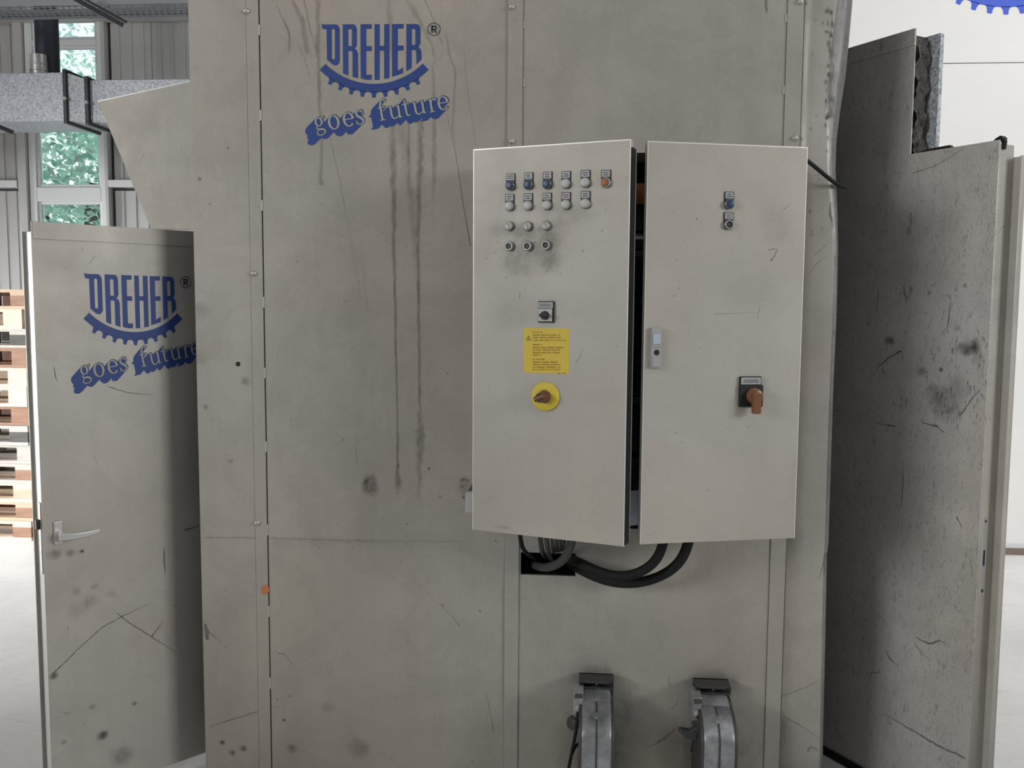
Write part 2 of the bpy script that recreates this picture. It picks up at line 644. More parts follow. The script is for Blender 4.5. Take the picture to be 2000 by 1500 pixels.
    # side return of the hall behind the machine (out of sight line, closes the corner)
    struct('wall_side', MB().box(0.95, 1.15, YW+0.23, YB+0.2, 0, 6.5), CLAD)


build_setting()


# ================================================================== BACKGROUND THINGS
def pallet_mesh_set():
    L, W = 1.2, 0.8
    def bx(*a): return MB().box(*a)
    return L, W


def build_pallets():
    ends = [59, 44, 56, 61, 54, 56, 57, 57, 67, 66, 62, 66, 64]      # right front corner, topmost first
    deck = [PINE2, PINE, OLDW, BRWN, PINE, PINE, BRWN, OLDW, OLDW, OLDW, PINE, PINE2, PINE]
    blk = [BRWN, PINE, DKW, BRWN, PINE, PINE, BRWN, DKW, OLDW, BRWN, PINE2, BRWN, BRWN]
    tone = {PINE.name: 'pale', PINE2.name: 'tan', OLDW.name: 'grey weathered', BRWN.name: 'dark brown'}
    btone = {PINE.name: 'pale', PINE2.name: 'tan', OLDW.name: 'grey', BRWN.name: 'brown', DKW.name: 'blackened'}
    ordn = ['topmost', 'second', 'third', 'fourth', 'fifth', 'sixth', 'seventh', 'eighth', 'ninth', 'tenth', 'eleventh', 'twelfth', 'bottom']
    cache = {}
    def piece(kind, sx, sy, sz, m):
        k = (kind, m.name)
        if k not in cache:
            cache[k] = MB().box(-sx/2, sx/2, -sy/2, sy/2, 0, sz).mesh(kind, m)
        return cache[k]
    YF = 6.5
    for i in range(13):
        lvl = 12-i
        z = lvl*0.144+0.001
        p = at_y(ends[i], 1055-37.4*(lvl+0.5), YF)
        cx, cy = p.x-0.6, YF+0.4+random.uniform(-0.012, 0.012)
        name = 'wooden_pallet'
        root = bpy.data.objects.new(name, None)
        root.empty_display_size = 0.1
        lab = {0: 'topmost', 12: 'bottom'}.get(i, ordn[i])
        text = ('%s pallet%s of the stack, %s boards, %s corner block'
                % (lab, '' if i in (0, 12) else ' from the top', tone[deck[i].name], btone[blk[i].name]))
        M = Matrix.Translation((cx, cy, z)) @ Matrix.Rotation(random.uniform(-0.012, 0.012), 4, 'Z')
        link(root, None, M)
        tag(root, text, 'pallet', 'wooden pallets stacked by the left door')
        def put(kind, me, x, y, zz):
            o = bpy.data.objects.new(kind, me)
            COL.objects.link(o)
            o.parent = root
            o.location = (x, y, zz)
        for y, wd in ((-0.35, 0.1), (0, 0.145), (0.35, 0.1)):
            put('bottom_board', piece('bottom_board%d' % int(wd*1000), 1.2, wd, 0.022, deck[i]), 0, y, 0)
            for x in (-0.5275, 0, 0.5275):
                put('block', piece('block%d' % int(wd*1000), 0.145, wd, 0.078, blk[i]), x, y, 0.022)
        for x in (-0.5275, 0, 0.5275):
            put('stringer_board', piece('stringer_board', 0.145, 0.8, 0.022, deck[i]), x, 0, 0.1)
        for y, wd in ((-0.3275, 0.145), (-0.19, 0.1), (0, 0.145), (0.19, 0.1), (0.3275, 0.145)):
            put('deck_board', piece('deck_board%d' % int(wd*1000), 1.2, wd, 0.0215, deck[i]), 0, y, 0.122)


DKW = wood('blackened_wood', (0.03, 0.028, 0.025, 1), (0.09, 0.08, 0.07, 1))
build_pallets()


def build_ductwork():
    Y0, Y1 = 7.5, 8.0
    def q(x, y): return at_y(x, y, Y0)
    t1, b1, t2, b2 = q(60, 142).z, q(60, 237).z, q(260, 154).z, q(260, 238).z
    xa, xb = q(129, 190).x, q(171, 190).x
    root = thing('ventilation_duct', 'rectangular galvanised ventilation duct running in front of the tall window', 'duct', ((xa+xb)/2, Y0, b1))
    obj('duct_section', MB().box(-8.0, xa-0.012, Y0, Y1, b1, t1), GALV, root, bevel=0.004)
    obj('duct_section', MB().box(xb+0.012, -0.6, Y0+0.02, Y1, b2, t2), GALV, root, bevel=0.004)
    md = MB()
    md.add([(xa, Y0, b1), (xb, Y0+0.02, b2), (xb, Y0+0.02, t2), (xa, Y0, t1), (xa, Y1, b1), (xb, Y1, b2), (xb, Y1, t2), (xa, Y1, t1)],
           [(0, 1, 2, 3), (5, 4, 7, 6), (3, 2, 6, 7), (4, 5, 1, 0), (0, 3, 7, 4), (1, 5, 6, 2)])
    obj('reducer', md, GALV, root)
    for (x, z0, z1) in ((xa, b1, t1), (xb, b2, t2)):
        f = MB()
        e = 0.022
        f.box(x-0.014, x+0.014, Y0-e, Y1+e, z0-e, z0+0.004).box(x-0.014, x+0.014, Y0-e, Y1+e, z1-0.004, z1+e)
        f.box(x-0.014, x+0.014, Y0-e, Y0+0.004, z0, z1).box(x-0.014, x+0.014, Y1-0.004, Y1+e, z0, z1)
        fo = obj('flange', f, DKSTEEL, root)
        zc = z0+(z1-z0)*0.45
        obj('clamp', MB().box(x-0.022, x+0.022, Y0-0.045, Y0-0.02, zc-0.010, zc+0.012), GREYPL, fo, bevel=0.004)
    # round pipe standing on the duct
    px0 = at_y(90, 100, 7.72)
    r = 22/FPX*7.72
    rp = thing('round_pipe', 'dark round vertical pipe with silver collar rising from the duct in front of the window', 'pipe', (px0.x, 7.74, t1))
    obj('pipe_body', MB().lathe((px0.x, 7.74, t1+0.01), (px0.x, 7.74, 5.6), [(0, r), (1, r)], 28), PIPEM, rp, smooth=True)
    zc = at_y(85, 105, 7.6).z
    obj('collar', MB().lathe((px0.x-0.02, 7.64, t1-0.01), (px0.x-0.02, 7.64, zc), [(0, r*0.72), (0.28, r*0.72), (0.30, r*0.78), (0.36, r*0.78), (0.38, r*0.72), (0.55, r*0.72), (0.57, r*0.76), (0.62, r*0.76), (0.64, r*0.72), (1, r*0.70)], 28), ALU, rp, smooth=True)


build_ductwork()


def build_tray():
    Y0, Y1 = 6.9, 7.2
    z = at_y(300, 5, Y0).z
    x0, x1 = -6.0, at_y(362, 10, Y0).x+0.4
    root = thing('cable_tray', 'perforated metal cable tray hanging high at the upper left', 'cable tray', ((x0+x1)/2, Y0, z))
    t = MB()
    # perforated floor: long rails and many short webs leave rows of slots
    rows = 5
    for k in range(rows+1):
        y = Y0+(Y1-Y0)*k/rows
        t.box(x0, x1, y-0.011, y+0.011, z, z+0.002)
    n = int((x1-x0)/0.05)
    for k in range(rows):
        ya, yb = Y0+(Y1-Y0)*k/rows+0.011, Y0+(Y1-Y0)*(k+1)/rows-0.011
        for i in range(n):
            x = x0+(i+(0.5 if k % 2 else 0))*0.05
            t.box(x, x+0.016, ya, yb, z, z+0.002)
    o = obj('perforated_floor', t, TRAYM, root)
    for y in (Y0-0.011, Y1+0.011):
        obj('side_rail', MB().box(x0, x1, y-0.003, y+0.003, z-0.012, z+0.06), TRAYM, root)
    c = thing('support_strut', 'dark steel strut slanting across the perforated tray at the upper left', 'strut', at_y(240, 48, 6.82))
    a, b = at_y(140, -6, 6.70), at_y(240, 49, 6.82)
    d = (b-a)
    s = MB()
    s.tube([a+Vector((0, 0, 0)), b], 0.022, 4, sub=1)
    obj('channel', s, DKSTEEL, c)
    obj('lip', MB().tube([a+Vector((0.03, 0, 0.02)), b+Vector((0.03, 0, 0.02))], 0.012, 4, sub=1), DKSTEEL, c)
    a, b = at_y(-6, 246, 7.0), at_y(25, 259, 7.1)
    c = thing('support_strut', 'short dark strut end under the duct at the left edge of the picture', 'strut', b)
    obj('channel', MB().tube([a, b], 0.02, 4, sub=1), DKSTEEL, c)


build_tray()


def build_trees():
    rnd = random.Random(3)
    for (tx, ty, R, zc, nl, lab) in ((-7.3, 13.2, 2.0, 2.9, 7000, 'leafy pale green tree outside filling the middle of the window'),
                                     (-9.4, 17.5, 2.3, 6.3, 2600, 'tall thin-leaved tree outside behind the upper right window pane')):
        t = thing('leafy_tree', lab, 'tree', (tx, ty, 0))
        tr = MB().tube([(tx, ty, 0), (tx+0.1, ty, 1.2), (tx, ty+0.05, 2.6), (tx+0.1, ty, zc+0.6)], 0.11, 8)
        for k in range(7):
            an = rnd.uniform(0, 6.28)
            z0 = 1.3+k*0.3
            tr.tube([(tx, ty, z0), (tx+math.cos(an)*0.5, ty+math.sin(an)*0.5, z0+0.4), (tx+math.cos(an)*1.1, ty+math.sin(an)*1.0, z0+1.0)], 0.03, 5, sub=3)
        obj('trunk', tr, BARK, t, smooth=True)
        lf = MB()
        for i in range(nl):
            while True:
                p = Vector((rnd.uniform(-1, 1), rnd.uniform(-1, 1), rnd.uniform(-1.2, 1)))
                if 0.15 < p.length < 1.0 and math.sin(p.x*7+p.z*2)+math.sin(p.z*8+p.y*3) > -0.9:
                    break
            c = Vector((tx, ty, zc))+Vector((p.x*R, p.y*R, p.z*R*1.05))
            u = Vector((rnd.gauss(0, 1), rnd.gauss(0, 1), rnd.gauss(0, 0.6))).normalized()
            v = u.cross(Vector((rnd.gauss(0, 1), rnd.gauss(0, 1), rnd.gauss(0, 1)))).normalized()
            nn = u.cross(v)
            s = rnd.uniform(0.05, 0.095)
            lf.add([c-u*s, c-v*s*0.5+nn*s*0.12, c+u*s, c+v*s*0.5+nn*s*0.12], [(0, 1, 2), (0, 2, 3)])
        fo = obj('foliage', lf, LEAF, t)
        fo['kind'] = 'stuff'


build_trees()

# ================================================================== LOGO (drawn in design units; u right, v down)
def rect(a, b, c, d): return [(a, b), (c, b), (c, d), (a, d)]


LET = {
 'D': [[(370, 138), (392, 147), (515, 147), (540, 158), (555, 185), (558, 206), (508, 206), (500, 197), (385, 197), (372, 175)],
       [(420, 195), (474, 195), (474, 500), (484, 513), (490, 571), (424, 515)],
       [(508, 204), (558, 204), (558, 530), (545, 560), (522, 576), (490, 571), (484, 513), (500, 511), (508, 498)]],
 'R': [[(590, 147), (647, 147), (647, 682), (592, 658)],
       [(645, 147), (700, 147), (722, 158), (735, 185), (737, 206), (686, 206), (680, 198), (645, 198)],
       [(686, 204), (737, 204), (737, 362), (728, 385), (712, 398), (690, 375), (686, 366)],
       [(645, 373), (690, 373), (712, 398), (735, 415), (748, 450), (692, 450), (689, 431), (680, 425), (645, 425)],
       [(692, 448), (748, 448), (750, 712), (692, 692)]],
 'E': [[(775, 147), (835, 147), (835, 726), (777, 712)], rect(833, 147, 892, 195), rect(833, 375, 892, 425), rect(833, 673, 892, 726)],
 'H': [rect(922, 147, 975, 726), [(1022, 147), (1077, 147), (1077, 708), (1022, 718)], rect(973, 373, 1024, 422)],
 'E2': [[(1103, 147), (1163, 147), (1163, 675), (1105, 695)], rect(1161, 147, 1223, 195), rect(1161, 370, 1223, 420), [(1161, 632), (1220, 598), (1220, 655), (1161, 678)]],
 'R2': [[(1252, 147), (1308, 147), (1308, 605), (1252, 637)],
        [(1306, 147), (1355, 147), (1380, 158), (1394, 180), (1397, 206), (1345, 206), (1338, 198), (1306, 198)],
        [(1345, 204), (1397, 204), (1397, 350), (1378, 388), (1350, 368), (1345, 358)],
        [(1306, 363), (1350, 363), (1378, 388), (1398, 405), (1409, 440), (1355, 440), (1350, 425), (1340, 417), (1306, 417)],
        [(1355, 438), (1409, 438), (1409, 515), (1357, 568)]],
}


def gear_polys():
    cx, cy, Ri, Ro, Rt = 915, 51, 717, 806, 862
    out = []
    N = 48
    a0, a1 = -45, 45
    for i in range(N):
        b, c = math.radians(a0+(a1-a0)*i/N), math.radians(a0+(a1-a0)*(i+1)/N)
        out.append([(cx+math.sin(b)*Ri, cy+math.cos(b)*Ri), (cx+math.sin(c)*Ri, cy+math.cos(c)*Ri),
                    (cx+math.sin(c)*Ro, cy+math.cos(c)*Ro), (cx+math.sin(b)*Ro, cy+math.cos(b)*Ro)])
    for k in range(-4, 5):
        t = math.radians(k*8.25)
        prof = [(-2.9, Ro-4), (-1.9, Ro+12), (-1.45, Ro+26), (-1.25, Rt-4), (-0.9, Rt), (0.9, Rt), (1.25, Rt-4), (1.45, Ro+26), (1.9, Ro+12), (2.9, Ro-4)]
        out.append([(cx+math.sin(t+math.radians(a))*r, cy+math.cos(t+math.radians(a))*r) for a, r in prof])
    return out


def arc(cx, cy, rx, ry, a0, a1, n=16):
    return [(cx+rx*math.cos(math.radians(a0+(a1-a0)*i/n)), cy+ry*math.sin(math.radians(a0+(a1-a0)*i/n))) for i in range(n+1)]


def spl(pts, n=5):
    out = []
    for i in range(len(pts)-1):
        a, b, c, d = pts[max(i-1, 0)], pts[i], pts[i+1], pts[min(i+2, len(pts)-1)]
        for k in range(n):
            t = k/n
            out.append(tuple(0.5*((2*b[j])+(c[j]-a[j])*t+(2*a[j]-5*b[j]+4*c[j]-d[j])*t*t+(3*b[j]-a[j]-3*c[j]+d[j])*t**3) for j in range(len(b))))
    out.append(tuple(pts[-1]))
    return out


def ring(cx, cy, rx, ry, thick, thin, a0=0, a1=360, n=24):
    out = []
    for (x, y), i in zip(arc(cx, cy, rx, ry, a0, a1, n), range(n+1)):
        an = math.radians(a0+(a1-a0)*i/n)
        out.append((x, y, thin+(thick-thin)*abs(math.cos(an))**1.3))
    return out


GL = {   # strokes: lists of (x, y up, width) in x-heights
 'o': [ring(.40, .5, .325, .47, .17, .07)],
 'e': [ring(.40, .5, .32, .47, .17, .07, 2, 318), [(.10, .53, .07), (.74, .53, .07)]],
 's': [spl([(.58, .72, .05), (.50, .93, .08), (.34, .97, .08), (.16, .83, .13), (.22, .62, .16), (.44, .44, .17), (.56, .24, .14), (.42, .04, .08), (.22, .05, .07), (.08, .30, .05)]),
       [(.58, .66, .05), (.58, .98, .05)], [(.08, .34, .05), (.08, .02, .05)]],
 'g': [ring(.36, .66, .235, .31, .15, .07), spl([(.24, .36, .06), (.14, .22, .08), (.24, .10, .11), (.5, .08, .14), (.72, -.04, .13), (.70, -.24, .09), (.42, -.38, .07), (.14, -.28, .09), (.13, -.12, .08), (.24, .04, .06)]),
       spl([(.52, .88, .06), (.66, .95, .09), (.82, .93, .13)])],
 'f': [spl([(.30, .0, .15), (.30, .6, .15), (.31, 1.1, .15), (.40, 1.40, .11), (.56, 1.48, .09), (.70, 1.36, .15)]), [(.08, .93, .07), (.62, .93, .07)], [(.10, .03, .06), (.54, .03, .06)]],
 'u': [spl([(.22, .97, .15), (.22, .6, .15), (.23, .25, .14), (.34, .06, .11), (.52, .05, .08), (.76, .24, .06)]), [(.80, .97, .15), (.80, .02, .15)],
       [(.03, .95, .06), (.24, .95, .06)], [(.62, .95, .06), (.82, .95, .06)], [(.78, .05, .06), (1.0, .09, .06)]],
 't': [spl([(.30, 1.3, .05), (.30, 1.0, .15), (.30, .55, .15), (.31, .2, .14), (.40, .05, .11), (.58, .13, .05)]), [(.06, .93, .07), (.60, .93, .07)]],
 'r': [[(.25, .97, .15), (.25, .02, .15)], [(.04, .95, .06), (.26, .95, .06)], [(.06, .03, .06), (.48, .03, .06)], spl([(.26, .66, .05), (.38, .88, .08), (.52, .95, .11), (.68, .86, .16)])],
}


def place(ch, x, y, s, rot):
    c, sn = math.cos(rot), math.sin(rot)
    return [[(x+(p[0]*c-p[1]*sn)*s, y-(p[0]*sn+p[1]*c)*s, p[2]*s) for p in st] for st in GL[ch]]


RT = math.radians(10.4)
SLOGAN = [('g', 300, 1268, 138), ('o', 447, 1258, 150), ('e', 603, 1228, 150), ('s', 728, 1204, 150),
          ('f', 965, 1160, 146), ('u', 1080, 1146, 140), ('t', 1222, 1117, 140), ('u', 1330, 1100, 140), ('r', 1490, 1071, 140), ('e', 1592, 1052, 146)]


def quads(st, grow=0.0):
    L, R_ = [], []
    for i, p in enumerate(st):
        a, b = st[max(i-1, 0)], st[min(i+1, len(st)-1)]
        dx, dy = b[0]-a[0], b[1]-a[1]
        l = math.hypot(dx, dy) or 1
        h = p[2]/2+grow
        L.append((p[0]-dy/l*h, p[1]+dx/l*h))
        R_.append((p[0]+dy/l*h, p[1]-dx/l*h))
    if grow:
        for k, (i, j) in ((0, (0, 1)), (-1, (-1, -2))):
            dx, dy = st[i][0]-st[j][0], st[i][1]-st[j][1]
            l = math.hypot(dx, dy) or 1
            for E_ in (L, R_):
                E_[k] = (E_[k][0]+dx/l*grow, E_[k][1]+dy/l*grow)
    return [[L[i], L[i+1], R_[i+1], R_[i]] for i in range(len(st)-1)]


LOGO_MESH = {}


def scan(polys, step=2.0):
    lo = min(p[1] for P in polys for p in P)
    hi = max(p[1] for P in polys for p in P)
    out = []
    v = lo
    while v < hi:
        vm = v+step/2
        iv = []
        for P in polys:
            xs = []
            for i in range(len(P)):
                a, b = P[i], P[(i+1) % len(P)]
                if (a[1] <= vm) != (b[1] <= vm):
                    xs.append(a[0]+(b[0]-a[0])*(vm-a[1])/(b[1]-a[1]))
            xs.sort()
            iv += [(xs[i], xs[i+1]) for i in range(0, len(xs)-1, 2)]
        iv.sort()
        m = []
        for a, b in iv:
            if m and a <= m[-1][1]+0.5:
                m[-1][1] = max(m[-1][1], b)
            else:
                m.append([a, b])
        out += [rect(a, v, b, v+step) for a, b in m if b-a > 0.3]
        v += step
    return out


def flat_mesh(name, polys, y, m):
    mb = MB()
    for p in polys:
        mb.flat([(u, -v) for u, v in p], y)
    return mb.mesh(name, m)


def logo_meshes():
    for k, P in LET.items():
        LOGO_MESH[k] = flat_mesh('letter', P, 0, BLUE)
    LOGO_MESH['gear'] = flat_mesh('gear_arc', gear_polys(), 0, BLUE)
    blue, ink, pale = [], [], []
    for n, (ch, x, y, s) in enumerate(SLOGAN):
        st = place(ch, x, y, s, RT)
        e = (-98, 100) if n < 4 else (-85, 92)
        bl, ik, pl = [], [], []
        for q in st:
            for Q in quads(q, 2.0):
                bl.append(Q)
                bl.append([(a+e[0], b+e[1]) for a, b in Q])
                for i in range(4):
                    a, b = Q[i], Q[(i+1) % 4]
                    bl.append([a, b, (b[0]+e[0], b[1]+e[1]), (a[0]+e[0], a[1]+e[1])])
            ik += [[(a+5, b-4) for a, b in Q] for Q in quads(q, 4.0)]
            pl += quads(q)
        blue.append(bl)
        ink.append(flat_mesh('letter_outline', scan(ik, 2.0), 0, INK))
        pale.append(flat_mesh('slogan_letter', scan(pl, 1.6), 0, PALE))
    LOGO_MESH['shade'] = [flat_mesh('slogan_shade', scan(sum(b, [])), 0, BLUE) for b in (blue[:4], blue[4:])]
    LOGO_MESH['ink'] = ink
    LOGO_MESH['pale'] = pale
    # registered mark
    rg = []
    for i in range(32):
        a, b = 2*math.pi*i/32, 2*math.pi*(i+1)/32
        rg.append([(1537+math.cos(t)*r, 203+math.sin(t)*r) for t, r in ((a, 60), (b, 60), (b, 68), (a, 68))])
    rg += [rect(1508, 165, 1526, 242), rect(1508, 165, 1550, 180), rect(1508, 197, 1550, 211),
           [(1546, 165), (1560, 170), (1567, 182), (1567, 195), (1560, 206), (1546, 211), (1546, 197), (1550, 188), (1546, 180)],
           [(1530, 209), (1549, 209), (1572, 242), (1551, 242)]]
    LOGO_MESH['reg'] = flat_mesh('registered_mark', rg, 0, INK)


logo_meshes()
DEPTH = 1.0


def logo(parent, F, A, eps, what='all', mats=None):
    """A = (origin_u, origin_w, du_dx, dw_dx, du_dy, dw_dy): design (u, -v) -> plane (x, z)"""
    ou, ow, a, b, c, d = A
    B = Matrix(((a, 0, c, ou), (0, 1, 0, 0), (b, 0, d, ow), (0, 0, 0, 1)))
    def put(name, me, layer):
        me = me.copy()
        me.transform(B)
        return obj(name, me, None, parent, F.M @ Matrix.Translation((0, -eps-0.0002*layer, 0)))
    for k in LET:
        put('letter', LOGO_MESH[k] if not mats else flat_mesh('letter', LET[k], 0, mats), 1)
    put('gear_arc', LOGO_MESH['gear'] if not mats else flat_mesh('gear_arc', gear_polys(), 0, mats), 1)
    if what == 'all':
        for m in LOGO_MESH['shade']:
            put('slogan_shade', m, 1)
        for m in LOGO_MESH['ink']:
            put('letter_outline', m, 2)
        for m in LOGO_MESH['pale']:
            put('slogan_letter', m, 3)
        put('registered_mark', LOGO_MESH['reg'], 1)


def affine(pairs, F, off=0.0):
    """least squares affine from design (u,-v) to plane coordinates given photo pixels"""
    import numpy as np
    X, U, W = [], [], []
    for (du, dv), (px, py) in pairs:
        x, z = F.uv(px, py, off)
        X.append((1, du, -dv)); U.append(x); W.append(z)
    X = np.array(X, float)
    cu = np.linalg.lstsq(X, np.array(U), rcond=None)[0]
    cw = np.linalg.lstsq(X, np.array(W), rcond=None)[0]
    return (float(cu[0]), float(cw[0]), float(cu[1]), float(cw[1]), float(cu[2]), float(cw[2]))


# ================================================================== MACHINE HOUSING
D = 3.208
FP = Frame((0, D, 0), 0.0)
FL = Frame((-1.48, 3.378, 0), math.radians(50))
FR = Frame((1.135, 3.42, 0), math.radians(-57))


def fx(px, py): return FP.uv(px, py)[0]
def fz(px, py): return FP.uv(px, py)[1]


def build_machine():
    root = thing('machine_housing', 'large grey sheet metal machine housing with printed blue logo and open side doors', 'machine', (-0.27, D, 0))
    xL, xS, xc = -1.392, -1.1404, -1.186
    xM1, xM, xR, xR2, xE = -0.2776, -0.2261, 0.647, 0.699, 0.855
    zb, zt = 0.03, 4.3  # top raised out of view to block window light from the rear wall
    g = 0.0022
    # carcass behind the front sheets, with the cable recess
    hx0, hx1 = fx(1017, 1100), fx(1124, 1100)
    hz0, hz1 = fz(1070, 1124), fz(1070, 1080)
    bl, br = -1.12, 0.80
    b = MB()
    b.box(bl, hx0-0.01, D+0.012, D+0.40, 0.03, zt-0.02).box(hx1+0.01, br, D+0.012, D+0.40, 0.03, zt-0.02)
    b.box(hx0-0.01, hx1+0.01, D+0.012, D+0.40, 0.03, hz0-0.01).box(hx0-0.01, hx1+0.01, D+0.012, D+0.40, hz1+0.01, zt-0.02)
    b.box(bl, br, D+0.40, D+2.0, 0.03, zt-0.02)
    obj('carcass', b, DARKBODY, root)
    t = 0.012
    # front sheets and cover strips
    obj('left_sheet', MB().box(xL, xc-0.0005, D, D+t, zb, zt), PANEL, root, bevel=0.0012)
    obj('cover_strip', MB().box(xc, xS-g, D-0.0015, D+t, zb, zt), STRIP, root, bevel=0.001)
    obj('main_sheet', MB().box(xS+g, xM1-0.0005, D, D+t, zb, zt), PANEL, root, bevel=0.0012)
    obj('cover_strip', MB().box(xM1, xM-g*0.4, D-0.006, D+t, zb, zt), STRIP, root, bevel=0.001)
    rs = MB()
    rs.box(xM, hx0, D, D+t, zb, zt) if hx0 > xM+0.004 else None
    rs.box(max(hx0, xM), hx1, D, D+t, zb, hz0).box(max(hx0, xM), hx1, D, D+t, hz1, zt).box(hx1, xR-g*0.6, D, D+t, zb, zt)
    obj('right_sheet', rs, PANEL, root)
    obj('cover_strip', MB().box(xR, xR2, D-0.004, D+t, zb, zt), STRIP, root, bevel=0.001)
    # right column with the knocked, bent outer edge
    ed = [(-60, 1668), (0, 1665), (80, 1658), (150, 1651), (215, 1641), (270, 1634), (330, 1632), (420, 1636), (500, 1637), (620, 1634), (750, 1628), (900, 1623), (1060, 1618), (1085, 1615), (1250, 1612), (1475, 1607), (1500, 1607)]
    fold = [(-60, 1638), (0, 1634), (80, 1624), (150, 1617), (215, 1616), (270, 1617), (330, 1618), (420, 1626), (500, 1628), (620, 1625), (750, 1620), (900, 1615), (1060, 1610), (1085, 1608), (1250, 1604), (1475, 1600), (1500, 1600)]
    back = [.022, .022, .022, .022, .024, .026, .024, .012, .008, .006, .004, .003, .003, .010, .003, .003, .003]
    rowsv = []
    for (a, f, k) in zip(ed, fold, back):
        x1, z1 = FP.uv(a[1], a[0], k)
        x0, z0 = FP.uv(f[1], a[0], 0)
        rowsv.append((z0, x0, x1, k))
    rowsv[0] = (zt,)+rowsv[0][1:]
    rowsv[-1] = (zb,)+rowsv[-1][1:]
    m = MB()
    cols = 7
    vs, fs = [], []
    for (z, x0, x1, k) in rowsv:
        line = [(xR2+0.001, 0), ((xR2+x0)/2, 0), (x0-0.006, 0), (x0+0.002, 0.002), ((x0+x1)/2, k*0.42), (x1, k), (x1+0.002, k+0.03)]
        for (x, y) in line:
            vs.append((x, D+y, z))
    n = len(rowsv)
    for i in range(n-1):
        for j in range(cols-1):
            p = i*cols+j
            fs.append((p, p+cols, p+cols+1, p+1))
    m.add(vs, fs)
    m.m = [1 if k % (cols-1) >= 3 else 0 for k in range(len(fs))]
    o = obj('right_column_sheet', m, [PANEL, STAINED], root, smooth=True)
    sd = o.modifiers.new('th', 'SOLIDIFY'); sd.thickness = 0.002; sd.offset = 0 - 1
    obj('seam_backing', MB().box(xS-0.03, bl, D+0.0122, D+0.03, zb, zt-0.02), DARKBODY, root)
    # bright tabs that bridge the seams
    for (x, lst) in ((xS, (-95, 48, 215, 391, 580, 718, 862, 1024, 1183, 1323)), (xM+0.0035, (40, 153)), (xR-0.0035, (27, 167))):
        for y in lst:
            px = {xS: 512}.get(x, 1021 if x < 0.3 else 1535)
            z1, z0 = fz(px, y), fz(px, y+(21 if x == xS else 17))
            obj('seam_tab', MB().box(x-0.0032, x+0.0032, D-0.0025, D+0.004, z0, z1), EDGE, root, bevel=0.0006)
    # bolts
    bolt = MB().lathe((0, 0.002, 0), (0, -0.011, 0), [(0, 0.0105), (0.35, 0.0105), (0.36, 0.0075), (0.85, 0.0072), (1, 0.005)], 14).mesh('bolt', STEEL, True)
    for (x, y, off) in ((481, 22, -.0015), (495, 534, -.0015), (502, 1021, -.0015), (999, 14, -.006), (999, 276, -.006), (1563, 4, -.004), (1553, 270, -.004)):
        u, z = FP.uv(x, y, off)
        obj('bolt', bolt, None, root, Matrix.Translation((u, D+off, z)))
    u, z = FP.uv(465, 711)
    obj('hole_plug', MB().lathe((u, D-0.0012, z), (u, D+0.003, z), [(0, 0.0085), (1, 0.0085)], 18), BLACK, root)
    u, z = FP.uv(518, 1152, -.003)
    obj('orange_sticker', MB().prism([(u+0.016*math.cos(a*0.3927), z+0.018*math.sin(a*0.3927)) for a in range(16)], D-0.0035, D-0.0028), mat('orange_dot', lin((190, 120, 90)), 0.6), root, label='small round orange sticker on the seam')
    # print on the main sheet
    lp = bpy.data.objects.new('printed_logo', None)
    link(lp, root, Matrix.Translation((fx(735, 160), D, fz(735, 160))))
    pr = [((u, v), (560+u/5.358, 20+v/5.358)) for u in (300, 900, 1500) for v in (140, 800, 1400)]
    logo(lp, FP, affine(pr, FP), 0.0006)
    film_front(root)
    build_hopper(root)
    build_left_door(root)
    build_right_door(root)
    return root


